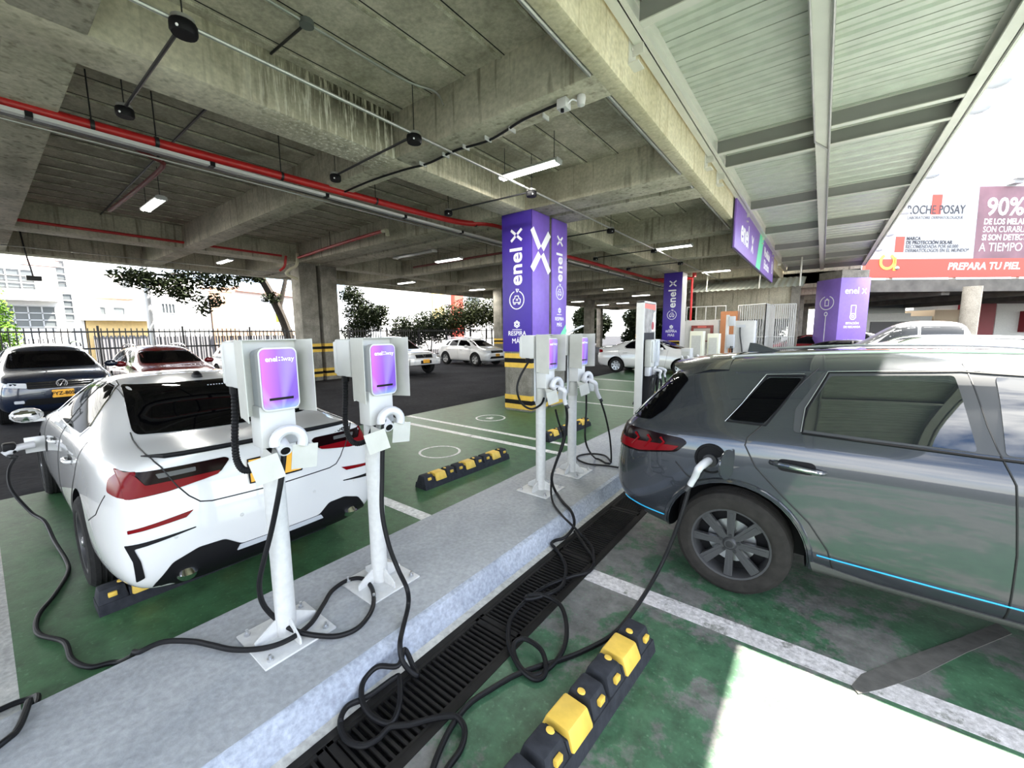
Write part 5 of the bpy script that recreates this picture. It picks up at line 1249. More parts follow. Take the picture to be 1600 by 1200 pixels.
# ------------------------------------------------------------------ other parked cars
tig = suv('suv', 'blue black SUV facing the viewer at the left edge', (-16.05, 1.0, 0), 0, car_blue, (1.0, .93, .97), alu, glass_dark, 'FYZ-805')
m = MB(); p = hit(tig, 0, .845, 'F')[0]+Vector((.012, 0, 0)); ring(m, p, (0, 1, 0), (0, 0, 1), .075, .014, .006)
for a, b in (((-.035, .055), (0, .0)), ((.035, .055), (0, .0)), ((-.06, .03), (-.03, -.055)), ((-.03, -.055), (0, -.005)), ((0, -.005), (.03, -.055)), ((.03, -.055), (.06, .03))): m.tube([p+Vector((.003, a[0], a[1])), p+Vector((.003, b[0], b[1]))], .006, 6)
m.build('badge', chrome, tig.t)
suv('suv', 'dark red car facing the viewer behind the white sedan roof', (-16.95, 3.28, 0), 0, car_red, (1, .93, .90), alu)
suv('suv', 'silver car half hidden behind the nearest charging post', (-17.6, 6.15, 0), 0, car_silver, (1, .93, .92))
sedan('sedan', 'grey sedan glimpsed beside the concrete column, behind the second post', (-20.0, 9.6, 0), 0, car_silver, (1, 1, 1.05))
pickup('pickup_truck', 'white pickup with amber plate, nose showing right of the second post', (-17.3, 11.75, 0), R(-3), car_white, (1, 1, .92), alu, glass_dark, 'VCP-31')
suv('hatchback', 'small white hatchback parked left of the violet column', (-17.05, 17.1, 0), R(-4), car_white, (.88, .92, .90), alu, glass_dark, 'HZX-24')
sedan('sedan', 'white sedan parked across, right of the third and fourth posts', (-7.1, 17.75, 0), 0, car_white, (.95, .97, 1.02), alu, glass_dark, spk=7)
pickup('pickup_truck', 'white double-cab pickup beyond the grey crossover roof', (3.45, 14.9, 0), PI, car_white, (1, 1, 1.12), alu, MATS['side_window_black'])
suv('suv', 'silver car roof between the grey crossover and the white pickup', (2.65, 8.75, 0), PI, car_silver, (1, .97, .99), alu, glass_dark)
sedan('sedan', 'black car beyond the white pickup bonnet', (2.0, 19.5, 0), PI, car_black)
sedan('sedan', 'dark red car by the cage fence, behind the black car', (1.0, 25.0, 0), PI, car_red, (1, 1, 1.1))
sedan('sedan', 'black car farther down the covered lane', (2.4, 28.5, 0), PI, car_black, (1, 1, 1.2))
suv('suv', 'dark grey car behind the white pickup tail at right', (7.2, 18.2, 0), PI, car_silver, (1, 1, 1.1))
sedan('sedan', 'red car at the right edge behind the pickup', (9.6, 21.5, 0), PI, paint('pale_red_paint', (.35, .05, .05)), (1, 1, 1.2))
# ------------------------------------------------------------------ charging totem on the island
t = thing('charging_totem', 'tall white-edged charging totem with poster top and black body', 'charger', (-2.52, 7.25, .15))
m = MB(); m.box((-.14, -.34, 0), (.50, .34, .07), .01); m.build('plinth', black_plastic, t)
m = MB(); m.box((-.045, -.27, .07), (.075, .30, 2.12), .012); m.build('body', black_plastic, t)
m = MB(); m.box((-.05, -.305, .07), (.085, -.27, 2.16), .006); m.box((-.05, .30, .07), (.085, .33, 2.16), .006); m.box((-.05, -.305, 2.125), (.085, .33, 2.16), .006); m.build('white_frame', white_steel, t)
m = MB(); m.box((.076, -.265, 1.62), (.082, .295, 2.12)); p = m.build('poster', plain('poster_grey', (.22, .21, .20), .4, var=.55, vscale=9), t)
m = MB(); m.prism([(.0825, -.262, 2.04), (.0825, .29, 2.02), (.0825, .29, 2.115), (.0825, -.262, 2.115)], (.002, 0, 0)); m.build('poster_red_strip', plain('coral_print', (.75, .12, .08), .45), p)
m = MB(); m.prism([(.0825, .12, 1.64), (.0825, .29, 1.64), (.0825, .29, 2.0), (.0825, .20, 1.97)], (.002, 0, 0)); m.build('poster_white_area', print_white, p)
m = MB(); m.sphere((.085, .17, 1.74), .07, 12, (.05, 1, 1.1)); m.build('poster_red_flower', plain('flower_red', (.32, .01, .015), .45), p)
for y, l in ((-.12, 0), (.14, 1)):
    u = MB(); u.box((.08, y-.10, 1.02), (.20, y+.10, 1.50), .02); u.box((.20, y-.07, 1.10), (.215, y+.07, 1.47), .01); cu = u.build('charger_unit', plastic_grey if l else shield_grey, t)
    m = MB(); m.box((.2155, y-.02, 1.12), (.2185, y+.03, 1.45), .002); m.build('display_strip', plastic_grey, cu)
    m = MB(); m.box((.08, y-.07, .86), (.17, y+.07, 1.02), .015); m.build('holster', plastic_white, t)
def coil(seed, x, y, z0, n, parent, spread=.16):
    rnd = random.Random(seed); pts = []
    for i in range(n*10+1):
        a = 2*PI*i/10; k = 1+.12*math.sin(i*.7+seed)
        pts.append((x+.03*math.sin(a*.5)+rnd.uniform(-.012, .012), y+spread*math.cos(a)*k, z0+.34*math.sin(a)*k+rnd.uniform(-.01, .01)))
    m = MB(); m.tube(spline(pts, 3), .012, 8); return m.build('coiled_cable', cable_black, parent)
for i, y in enumerate((-.12, .14)):
    q = thing('charging_cable', ['black cable coiled on the near side of the totem', 'black cable coiled on the far side of the totem'][i], 'cable', (-2.52, 7.25, .15), 0, 'coiled totem cables')
    coil(i*3+1, .24, y, .55, 4, q); plug(q, (.22, y, .98), (-1, 0, .1), (.33, y+.03, .83))
    m = MB(); m.tube(spline([(.335, y+.03, .80), (.36, y+.05, .6), (.34, y+.07, .3), (.28, y+.02, .16), (.22, y, .3)], 8), .012, 8); m.build('loose_loop', cable_black, q)

# ------------------------------------------------------------------ service corner at the end of the lane
m = MB(); m.box((-5.6, 24.0, 2.35), (-1.0, 24.3, 4.3)); struct('wall_service', m, conc_beam)
m = MB(); m.box((-1.3, 23.9, 0), (-.95, 24.4, 4.3)); struct('column_service', m, conc_column)
t = thing('corrugated_awning', 'grey green corrugated awning sheet over the service corner', 'awning')
m = MB(); bm = m.bm; A = []; B = []
for i in range(81):
    x = -5.4+4.65*i/80; dz = .02*math.sin(i*PI/2); A.append(bm.verts.new((x, 21.6, 3.66+dz))); B.append(bm.verts.new((x, 24.0, 4.30+dz)))
for i in range(80): bm.faces.new((A[i], A[i+1], B[i+1], B[i]))
m.build('sheet', deck_steel, t)
for x in (-4.6, -2.4, -.9):
    m = MB(); m.cyl((x, 21.7, 3.66), (x, 21.9, 4.9), .03, n=8); m.build('hanger', steel_frame, t)
m = MB(); m.box((-5.9, 22.0, 0), (-4.05, 22.25, 2.28)); struct('wall_low_white', m, white_steel)
coral_label = plain('coral_label', (.55, .12, .10), .5)
t = thing('fire_hose_cabinet', 'dark red cabinet on the white wall', 'cabinet', (-4.75, 21.94, 1.6))
m = MB(); m.box((-.5, -.08, -.35), (.5, .055, .45), .01); m.build('body', dark_red, t); m = MB(); m.box((-.38, -.085, -.3), (.38, -.07, .3)); m.build('door', plain('cabinet_inside', (.35, .33, .30), .6), t)
m = MB(); m.box((-.2, -.09, .33), (.2, -.08, .42)); m.build('label_plate', coral_label, t)
t = thing('red_riser_pipe', 'red vertical pipe branching below the beams near the far column', 'pipe')
m = MB(); m.tube(spline([(-6.85, 20.6, 4.30), (-5.9, 20.8, 4.27), (-5.1, 21, 4.27)], 4), .07, 12); m.build('branch', red_pipe, t); m = MB(); m.cyl((-5.1, 21, 2.28), (-5.1, 21, 4.3), .05, n=12); m.build('riser', red_pipe, t)
m = MB(); m.cyl((-5.0, 20.95, 4.3), (-5.0, 20.95, ZS-.05), .09, n=12); m.build('upper_pipe', red_pipe, t)
t = thing('brick_pier', 'orange brick pier beside the white charging cabinet', 'pier')
m = MB(); m.box((-3.78, 21.0, 0), (-3.1, 21.6, 2.66)); m.build('brickwork', brick_orange, t)
t = thing('fast_charger', 'tall white fast-charging cabinet with a black cable across its front', 'charger', (-2.30, 17.2, 0))
m = MB(); m.box((-.34, 0, 0), (.34, .6, 2.15), .02); m.build('cabinet', white_steel, t)
m = MB(); m.box((-.25, -.012, 1.9), (.05, .0, 2.0)); m.build('display', plastic_grey, t)
m = MB(); m.tube(spline([(-.12, -.03, 1.9), (-.1, -.06, 1.6), (-.02, -.06, 1.1), (.05, -.05, .5), (.08, -.04, .1)], 6), .022, 8); m.build('cable', dark_metal, t)
m = MB(); m.box((.24, -.14, .75), (.42, .02, 1.15), .03); m.box((.30, -.2, .9), (.48, -.05, 1.1), .03); m.build('blue_cover', plain('blue_cloth', (.06, .20, .48), .7), t)
t = thing('cable_stand', 'white pole with grey unit and black coiled cables left of the fast charger', 'charger', (-2.75, 16.6, 0))
m = MB(); m.box((-.05, -.05, 0), (.05, .05, 2.35), .01); m.build('pole', white_steel, t); m = MB(); m.box((-.0, -.12, 1.15), (.26, .05, 1.65), .02); m.build('unit', plastic_grey, t); m = MB(); m.box((.05, -.1, 1.95), (.25, .04, 2.3), .02); m.build('unit', plastic_grey, t)
coil(5, .2, -.12, .85, 4, t, .14)
for i, (x, y, w, h) in enumerate(((-3.22, 14.1, .40, 1.78), (-2.80, 14.5, .34, 1.70), (-3.35, 13.4, .28, 1.25))):
    t = thing('charging_cabinet', ['pale yellow-grey charging cabinet beside the white sedan nose', 'narrow pale charging cabinet right of the yellow-grey one', 'low white charging cabinet by the sedan headlamp'][i], 'charger', (x, y, 0))
    m = MB(); m.box((-w/2, 0, 0), (w/2, .35, h), .015); m.build('cabinet', plain('cabinet_cream', (.62, .62, .50), .5) if i == 0 else (MATS['cabinet_cream'] if i == 1 else white_steel), t)
    m = MB(); m.box((-w*.35, -.01, h*.5), (w*.35, 0, h*.92)); m.build('door', shield_grey, t)
    for k in (-.1, .08):
        m = MB(); m.tube(spline([(k, -.02, .95), (k+.03, -.16, 1.0), (k+.1, -.2, .85)], 5), .035, 10); m.build('connector', plastic_white, t)
    m = MB(); m.tube(spline([(.1, -.2, .85), (.15, -.2, .5), (.0, -.18, .2), (-.1, -.1, .5), (-.05, 0, .8)], 6), .014, 8); m.build('cable', cable_black, t)
t = thing('mesh_cage', 'white steel mesh cage at the end of the charging lane', 'cage')
for i, (x0, y0, x1, y1) in enumerate(((-5.6, 22.3, -3.8, 22.3), (-3.1, 21.2, -1.95, 20.4), (-1.95, 20.4, -1.85, 22.8), (-1.85, 21.4, -.95, 21.4))):
    a, b = Vector((x0, y0, 0)), Vector((x1, y1, 0)); m = MB(); n = 12 if i else 4
    for k in range(n+1):
        p = a.lerp(b, k/n); z0 = 2.28 if i == 0 else .05; m.box((p.x-.018, p.y-.018, z0), (p.x+.018, p.y+.018, 2.9 if i else 3.0))
    for z in ((.1, 1.5, 2.9) if i else (2.3, 2.98)): m.tube([a+Vector((0, 0, z)), b+Vector((0, 0, z))], .025, 6)
    if i in (1, 3):
        for k in range(26): m.tube([a.lerp(b, k/26)+Vector((0, 0, .1)), a.lerp(b, min(1, (k+9)/26))+Vector((0, 0, 2.9))], .004, 4)
    m.build('frame_panel', white_steel, t)

# ------------------------------------------------------------------ street side: fence, trees, houses
t = thing('street_fence', 'long dark metal picket fence along the street', 'fence')
FX = -21.2
for k in range(16):
    y0 = -2.2+2.5*k
    m = MB()
    for i in range(15):
        y = y0+.166*i+.08; m.box((FX-.015, y-.015, .25), (FX+.015, y+.015, 2.06))
    m.build('picket_panel', dark_metal, t)
    m = MB(); m.box((FX-.03, y0-.03, 0), (FX+.03, y0+.03, 2.15)); m.build('post', dark_metal, t)
for z in (.35, 1.32, 1.93):
    m = MB(); m.box((FX-.02, -2.2, z-.03), (FX+.02, 37.8, z+.03)); m.build('rail', dark_metal, t)
m = MB(); m.box((FX-.12, -2.4, 0), (FX+.12, 38, .26)); m.build('kerb', conc_strip, t)
leaf_dark = plain('dark_leaf', (.012, .018, .006), .7, spec=.1, var=.5, vscale=2)
leaf_mid = plain('olive_leaf', (.022, .028, .008), .7, spec=.1, var=.5, vscale=2)
leaf_lime = plain('lime_leaf', (.10, .20, .025), .7, spec=.1, var=.3, vscale=3)
bark = plain('dark_bark', (.035, .028, .022), .9, var=.4, vscale=6, bump=.5)
def tree(name, lab, blobs, n, size, m_leaf, trunks, group=None, seed=0, cat='tree'):
    rnd = random.Random(seed); c0 = trunks[0][0][0]
    t = thing(name, lab, cat, (c0[0], c0[1], 0), 0, group); O = Vector((c0[0], c0[1], 0))
    m = MB(); bm = m.bm; vol = [b[3]**2 for b in blobs]; tot = sum(vol)
    for b, v in zip(blobs, vol):
        sq = b[4] if len(b) > 4 else .8
        for i in range(int(n*v/tot)):
            d = Vector((rnd.gauss(0, 1), rnd.gauss(0, 1), rnd.gauss(0, 1))).normalized()*(rnd.random()**.45)
            c = Vector(b[:3])-O+Vector((d.x*b[3], d.y*b[3], d.z*b[3]*sq))
            u = Vector((rnd.gauss(0, 1), rnd.gauss(0, 1), rnd.gauss(0, .7))).normalized(); w = u.cross(Vector((rnd.gauss(0, 1), rnd.gauss(0, 1), rnd.gauss(0, 1)))).normalized()
            s = size*rnd.uniform(.6, 1.4); w = w*s*.38
            bm.faces.new([bm.verts.new(c-u*s), bm.verts.new(c-w), bm.verts.new(c+u*s), bm.verts.new(c+w)])
    m.build('foliage', m_leaf, t, 0, fixn=False)
    m = MB()
    for pts, r in trunks: m.tube(spline([Vector(p)-O for p in pts], 5), [r[0]+(r[1]-r[0])*i/((len(pts)-1)*5) for i in range((len(pts)-1)*5+1)], 8)
    m.build('trunk', bark, t)
tree('street_tree', 'big leaning tree whose branches hang over the fence left of the grey column', [(-22, 4.1, 4.1, .8, .5), (-22, 5.0, 3.9, .9, .6), (-22, 5.7, 3.5, .6, .7), (-22.2, 6.0, 4.2, .8, .6), (-22, 7.1, 4.2, .8, .55), (-22, 6.7, 3.3, .5, .8), (-22, 6.3, 2.9, .35), (-22, 8.3, 4.5, .7, .4), (-22, 9.2, 3.6, .5, .6), (-22.3, 7.6, 5.6, 1.8, .4), (-22.3, 4.8, 5.4, 1.5, .35)],
     9000, .095, leaf_dark, [([(-22.4, 10.25, 0), (-22.3, 9.95, 2), (-22.2, 9.3, 3.7), (-22.2, 8.6, 5.0), (-22.2, 7.8, 6)], (.26, .15)), ([(-22.25, 9.6, 3.0), (-22.1, 9.95, 4.4), (-22.1, 10.2, 5.6)], (.13, .08)), ([(-22.2, 8.9, 4.6), (-22.1, 7.2, 4.6), (-22, 5.2, 4.3), (-22, 4.1, 4.2)], (.08, .02))], seed=1)
tree('shrub_tree', 'dark round tree right of the concrete column', [(-22, 14.2, 3.0, 1.1), (-22, 13.6, 4.0, .7), (-22, 15.0, 2.6, .9), (-22.3, 14.0, 1.9, .9), (-22, 15.6, 3.2, .5)], 6000, .095, leaf_dark, [([(-22, 14.1, 0), (-22, 14.2, 2.4), (-22, 14.0, 3.6)], (.10, .04))], seed=2)
for i, (y, z, r) in enumerate(((17.6, 2.1, 1.2), (19.6, 2.5, 1.2), (21.6, 2.9, 1.3), (23.6, 3.4, 1.5), (25.6, 3.7, 1.6), (28, 3.4, 1.6), (31, 3.2, 1.8), (34.5, 3.2, 1.9))):
    tree('hedge_shrub', ['low shrub just right of the dark round tree', 'shrub above the white pickup roof', 'bushy shrub in front of the red tower', 'bushy shrub left of the tallest hedge crown', 'tallest hedge crown beside the far grey column', 'dark shrub hidden partly by the violet column', 'dark shrub seen right of the violet column', 'dark shrub in the deepest corner of the fence'][i], [(-22.2, y, z, r, .75), (-22.2, y-.5, z-.6, r*.7, .8), (-22.1, y+.5, z-.8, r*.7, .8)], 3400, .10, leaf_mid if i in (2, 3, 4) else leaf_dark, [([(-22.2, y, 0), (-22.2, y+.2, z*.6), (-22.2, y-.2, z)], (.06, .03)), ([(-22.2, y, .3), (-22.2, y-.6, z*.7)], (.04, .02))], 'hedge shrubs behind the fence', seed=10+i, cat='shrub')
tree('cypress', 'bright green cypress at the left picture edge', [(-22.2, .55, 2.6, .42, 1.2), (-22.2, .55, 1.8, .55, 1.1), (-22.2, .5, 1.1, .65, 1.0), (-22.2, .55, 3.3, .25, 1.3)], 3600, .06, leaf_lime, [([(-22.2, .55, 0), (-22.2, .55, 3.2)], (.06, .02))], seed=30)
for i, (x, y) in enumerate(((-18.5, 51.5), (-15.5, 50.5), (-12, 51.5), (-9, 50.5), (-5.5, 51.5), (-24, 48))):
    tree('garden_tree', ['dark tree beyond the far end, first from the left', 'dark tree beyond the far end, second from the left', 'dark tree beyond the far end, in the middle', 'dark tree beyond the far end, behind the totem', 'dark tree beyond the far end, rightmost', 'dark tree beyond the far end by the fence corner'][i], [(x, y, 2.6, 2.0, .9), (x+.8, y-.3, 1.5, 1.6, .8), (x-.9, y+.2, 3.6, 1.5, .8), (x+.3, y, 4.6, 1.6, .7), (x-1.2, y+.4, 1.0, 1.4, .8), (x+1.6, y+.3, 2.8, 1.5, .9)], 7500, .25, leaf_dark, [([(x, y, 0), (x+.1, y, 2.5), (x, y, 4)], (.16, .06))], 'trees beyond the far end', seed=40+i)
house_white = plain('house_white_render', (.86, .85, .82), .8, var=.05)
house_yellow = plain('house_yellow_render', (.85, .62, .28), .8, var=.08)
house_pink = plain('salmon_render', (.80, .42, .35), .8, var=.05)
win_dark = plain('window_dark_pane', (.10, .11, .115), .15)
gate_grey = plain('grey_gate', (.16, .155, .16), .6)
def windows(t, X, lst, frame=white_steel):
    for (y0, y1, z0, z1, nx, nz) in lst:
        m = MB(); m.box((X+.0, y0, z0), (X+.05, y1, z1)); w = m.build('window', win_dark, t)
        m = MB(); e = .05
        for i in range(nx+1): y = y0+(y1-y0)*i/nx; m.box((X+.04, y-e/2, z0), (X+.09, y+e/2, z1))
        for i in range(nz+1): z = z0+(z1-z0)*i/nz; m.box((X+.04, y0, z-e/2), (X+.09, y1, z+e/2))
        m.build('glazing_bars', frame, w)
HX = -32
t = thing('white_house', 'white two-storey house with barred balcony windows behind the cypress', 'house')
m = MB(); m.box((HX-8, -6, 0), (HX, 3.75, 9)); m.build('walls', house_white, t)
m = MB(); m.box((HX, -6, 3.55), (HX+.7, 2.9, 3.75)); m.build('balcony_slab', house_white, t)
windows(t, HX, [(-2.2, -.2, 4.2, 5.1, 3, 2), (-.1, 2.2, 4.1, 5.1, 5, 3), (.9, 2.75, 2.25, 3.3, 4, 3), (-2.4, .3, 2.2, 3.3, 4, 2), (2.95, 3.3, 4.3, 5.7, 1, 4), (3.05, 3.42, 2.6, 4.0, 1, 4)])
m = MB(); m.box((HX, 1.9, 5.35), (HX+.15, 3.1, 5.6)); m.build('terracotta_trim', house_pink, t); m = MB(); m.box((HX, 2.9, 4.05), (HX+.1, 3.35, 4.25)); m.build('terracotta_trim', house_pink, t)
m = MB()
for k in range(10): m.box((HX+.6, 1.0+.16*k, 1.2), (HX+.63, 1.04+.16*k, 1.65))
m.build('railing', dark_metal, t)
t = thing('low_house', 'low white house with yellow garage front and grey gate', 'house')
m = MB(); m.box((HX-7, 3.75, 2.75), (HX-.4, 9.6, 3.7)); m.build('upper_wall', house_white, t)
m = MB(); m.box((HX-7, 3.8, 0), (HX, 6.6, 2.62)); m.build('yellow_front', house_yellow, t)
m = MB(); m.box((HX-7, 3.6, 2.62), (HX+.6, 6.7, 2.80)); m.build('eave', house_white, t)
m = MB(); m.box((HX-7, 6.6, 0), (HX-.1, 9.6, 4.2)); m.build('side_wall', house_white, t)
m = MB(); m.prism([(HX-.38, 3.9, 2.8), (HX-.38, 4.5, 2.8), (HX-.38, 4.45, 3.4)], (.2, 0, 0)); m.build('gablet', gate_grey, t)
m = MB(); m.prism([(HX-3, 4.3, 4.1), (HX-3, 7.6, 4.1), (HX-3, 7.2, 4.6), (HX-3, 4.6, 4.4)], (-3, 0, 0)); m.build('tiled_roof', house_pink, t)
windows(t, HX-.4, [(5.0, 5.5, 2.95, 3.4, 1, 1), (4.4, 4.7, 2.95, 3.4, 1, 1)]); windows(t, HX-.1, [(7.1, 7.75, 3.1, 3.7, 4, 1)])
m = MB()
for k in range(34): m.box((HX+.2, 4.0+.16*k, 0), (HX+.24, 4.1+.16*k, 1.78))
m.box((HX+.18, 4.0, .02), (HX+.2, 9.6, 1.7)); m.build('gate', gate_grey, t)
t = thing('upper_house', 'white rear house with a small grey window above the low roof', 'house')
m = MB(); m.box((HX-16, 3.8, 0), (HX-9, 12, 6.2)); m.build('walls', house_white, t); windows(t, HX-9, [(6.9, 7.5, 5.2, 5.9, 1, 1)])
t = thing('brick_house', 'white house with a pale brick chimney wall', 'house')
m = MB(); m.box((HX-6, 9.6, 0), (HX-.3, 15.0, 4.75)); m.build('walls', house_white, t)
m = MB(); m.box((HX-2, 9.65, 0), (HX, 11.05, 4.9)); m.build('chimney_wall', brick_pale, t)
m = MB(); m.prism([(HX+.1, 11.2, 4.75), (HX+.1, 15.2, 4.55), (HX+.1, 15.2, 4.85), (HX+.1, 11.2, 5.05)], (-6, 0, 0)); m.build('roof', house_pink, t)
m = MB(); m.box((HX+.3, 9.6, 1.7), (HX+.5, 16, 2.0)); m.build('brick_band', brick_pale, t)
m = MB()
for k in range(40): m.box((HX+.3, 9.6+.16*k, 0), (HX+.34, 9.7+.16*k, 1.7))
m.build('gate', gate_grey, t)
t = thing('yellow_sign', 'small yellow green street sign left of the concrete column', 'sign', (-24, 10.3, 0))
m = MB(); m.cyl((0, .25, 0), (0, .25, 3.6), .03, n=8); m.build('pole', dark_metal, t); m = MB(); m.box((-.01, -.12, 2.45), (.01, .2, 3.3), .005); m.build('board', plain('sign_lime', (.55, .68, .08), .5), t)
m = MB(); m.prism([(.011, -.02, 2.7), (.011, .12, 2.75), (.011, .1, 3.05), (.011, .0, 2.95)], (.004, 0, 0)); m.build('emblem', leaf_dark, t)
t = thing('street_pole', 'tall white street pole behind the red car', 'pole', (-23.5, 4.78, 0))
m = MB(); m.cyl((0, 0, 0), (0, 0, 6), .13, .11, n=14); m.build('shaft', plain('pole_white', (.72, .72, .72), .6), t)
for i, (za, zb, ya, yb) in enumerate(((4.05, 4.0, -6, 8), (3.85, 3.85, -6, 8), (3.4, 3.75, -6, 6), (3.25, 3.6, -6, 7), (4.5, 4.4, -6, 6))):
    m = MB(); m.tube(spline([(-23.5, ya, za), (-23.5, (ya+yb)/2, (za+zb)/2-.05), (-23.5, yb, zb)], 6), .012, 6)
    tag(m.build('overhead_wire', dark_metal), ['overhead wire crossing the balcony windows, upper of the close pair', 'overhead wire crossing the balcony windows, lower of the close pair', 'thin sloping overhead wire under the balcony, upper one', 'thin sloping overhead wire under the balcony, lower one', 'topmost overhead wire in front of the white house'][i], 'wire')
m = MB(); m.tube(spline([(-19.6, 1.2, ZS-.01), (-19.6, 1.25, 4.3), (-19.6, 1.3, 3.9), (-19.6, 1.33, 3.62)], 4), .02, 8); m.box((-19.72, 1.18, 3.5), (-19.5, 1.5, 3.64), .01); tag(m.build('loudspeaker_drop', dark_metal), 'black drop rod with small box hanging before the balcony windows', 'loudspeaker')
t = thing('red_tower_house', 'white building with a red corner tower behind the shrubs', 'house')
m = MB(); m.box((-40, 24, 0), (-34, 44, 9)); m.build('walls', house_white, t); m = MB(); m.box((-34, 33.4, 0), (-33.4, 34.8, 9)); m.build('red_tower', plain('tower_red', (.75, .10, .07), .7), t)
m = MB(); m.box((-34, 30.5, 3), (-33.8, 32.2, 6.5)); m.build('beige_panel', house_yellow, t); windows(t, -34, [(36, 38.2, 5.2, 6.2, 2, 1)])

# red sprinkler pipes in the left bay
t = thing('sprinkler_pipe', 'rusty red branch pipe with a cream elbow in the dark left bay', 'pipe')
m = MB(); m.tube(spline([(-12.6, 2.1, 4.5), (-9.2, 2.2, 4.55), (-8.75, 2.15, 4.6)], 4), .035, 10); m.tube(spline([(-8.75, 2.15, 4.6), (-8.7, 2.0, 4.62), (-8.75, 1.85, 4.7)], 4), .035, 10); m.build('pipe', dark_red, t)
m = MB(); m.tube(spline([(-8.75, 1.85, 4.72), (-8.72, 1.82, 4.80), (-8.8, 1.8, 4.92)], 4), .055, 10); m.build('elbow', plain('cream_pvc', (.62, .58, .42), .5), t)
t = thing('sprinkler_pipe', 'thin red pipe along the second long beam', 'pipe')
m = MB(); m.cyl((-15.2, .5, 4.5), (-15.2, 6.8, 4.5), .035, n=10); m.build('pipe', red_pipe, t)
t = thing('drain_pipe', 'red and cream pipe bending around the concrete column top', 'pipe')
m = MB(); m.tube(spline([(-14.9, 7.2, 4.6), (-14.9, 7.15, 4.2), (-15.1, 7.0, 4.05), (-15.25, 6.95, 3.9), (-15.2, 7.3, 3.75)], 5), .05, 10); m.build('bend', MATS['cream_pvc'], t); m = MB(); m.cyl((-12.5, 7.08, 4.5), (-12.5, 7.08, ZS-.01), .01, n=6); m.build('hanger', dark_metal, t)
m = MB(); m.tube(spline([(-15.1, 6.9, 4.5), (-15.15, 6.85, 4.15), (-15.3, 6.75, 4.0)], 5), .04, 10); m.tube(spline([(-14.85, 7.2, 4.45), (-12, 7.05, 4.50), (-9.6, 6.95, 4.52)], 5), .045, 10); m.build('pipe', red_pipe, t)
m = MB(); m.tube(spline([(-9.6, 6.95, 4.52), (-9.4, 6.93, 4.5), (-9.35, 6.92, 4.36)], 5), .055, 10); m.build('elbow', MATS['cream_pvc'], t)
t = thing('sprinkler_pipe', 'red pipe between beam bays left of the violet column', 'pipe')
m = MB(); m.tube(spline([(-14, 11.6, 4.55), (-10, 11.7, 4.6), (-8.4, 11.7, 4.6)], 5), .04, 10); m.build('pipe', dark_red, t); m = MB(); m.cyl((-10, 11.7, 4.6), (-10, 11.7, ZS-.01), .01, n=6); m.build('hanger', dark_metal, t)

# ------------------------------------------------------------------ beyond the canopy: printed column, overpass, billboard, buildings
FH = Vector((-.6046, .7965, 0)); RH = Vector((.7965, .6046, 0)); VZ = R(37.2)
def far(u, d): return FH*d+RH*u
p = far(15.15, 18.95)
t = thing('column_wrap', 'violet printed pillar under the overpass, right of the canopy end', 'sign', (p.x, p.y, 0), R(40))
w = .68
m = MB(); m.box((-w, -w, 1.0), (w, w, 4.05), .005); m.build('panels', plain('lilac_wrap', (.25, .15, .56), .4, var=.06), t)
m = MB(); m.box((-w+.05, -w+.05, 0), (w-.05, w-.05, 4.4)); m.build('core', conc_column, t)
m = MB(); ring(m, (-w-.002, 0, 3.0), (0, -1, 0), (0, 0, 1), .38, .04, .004, 110, 430, 24, .30); m.box((-w-.006, -.12, 2.86), (-w, -.08, 3.14)); m.box((-w-.006, .08, 2.86), (-w, .12, 3.14)); m.box((-w-.006, -.12, 3.11), (-w, .12, 3.15)); m.box((-w-.006, -.12, 2.85), (-w, .12, 2.89)); m.box((-w-.006, -.05, 3.15), (-w, .05, 3.2)); m.build('battery_symbol', print_white, t)
m = MB(); m.box((-w-.006, -.02, 1.1), (-w, .02, 2.45)); ring(m, (-w-.002, 0, 2.5), (0, -1, 0), (0, 0, 1), .08, .04, .004); m.build('plug_line', print_white, t)
text('wordmark', 'enel', .40, (-.14, -w-.004, 3.48), (1, 0, 0), (0, 0, 1), print_white, t, .003, bold=.006)
m = MB(); xmark(m, (.42, -w-.002, 3.47), (1, 0, 0), (0, 0, 1), .24, .05, .004, .1)
m.build('cross_mark', print_white, t)
m = MB()
for a, b, c_, d in ((-.13, -.09, 2.4, 2.85), (.09, .13, 2.4, 2.85), (-.11, .11, 2.83, 2.87)): m.box((a, -w-.006, c_), (b, -w, d))
ring(m, (0, -w-.002, 2.36), (1, 0, 0), (0, 0, 1), .13, .045, .004); ring(m, (0, -w-.002, 2.36), (1, 0, 0), (0, 0, 1), .05, .03, .004); m.build('charger_symbol', print_white, t)
text('lettering', 'ESTACIÓN', .13, (0, -w-.004, 2.06), (1, 0, 0), (0, 0, 1), print_white, t, .003, bold=.003); text('lettering', 'DE RECARGA', .13, (0, -w-.004, 1.90), (1, 0, 0), (0, 0, 1), print_white, t, .003, bold=.003)
def farbox(mb, u0, u1, d0, d1, z0, z1):
    M = Matrix((RH, FH, Vector((0, 0, 1)))).transposed().to_4x4(); mb.box((u0, d0, z0), (u1, d1, z1), 0, M)
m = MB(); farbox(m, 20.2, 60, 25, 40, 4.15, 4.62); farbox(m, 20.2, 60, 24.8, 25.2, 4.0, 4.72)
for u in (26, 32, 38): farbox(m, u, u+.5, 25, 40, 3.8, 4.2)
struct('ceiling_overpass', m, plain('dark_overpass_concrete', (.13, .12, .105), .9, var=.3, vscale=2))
m = MB(); m.box((-1.9, 26.2, 4.15), (1.3, 60, 4.7)); m.box((-1.9, 26.2, 3.95), (1.3, 26.6, 5.15))
for k in range(5): m.box((-1.9, 30+5*k, 3.85), (1.3, 30.4+5*k, 4.2))
struct('ceiling_rear_deck', m, conc_beam)
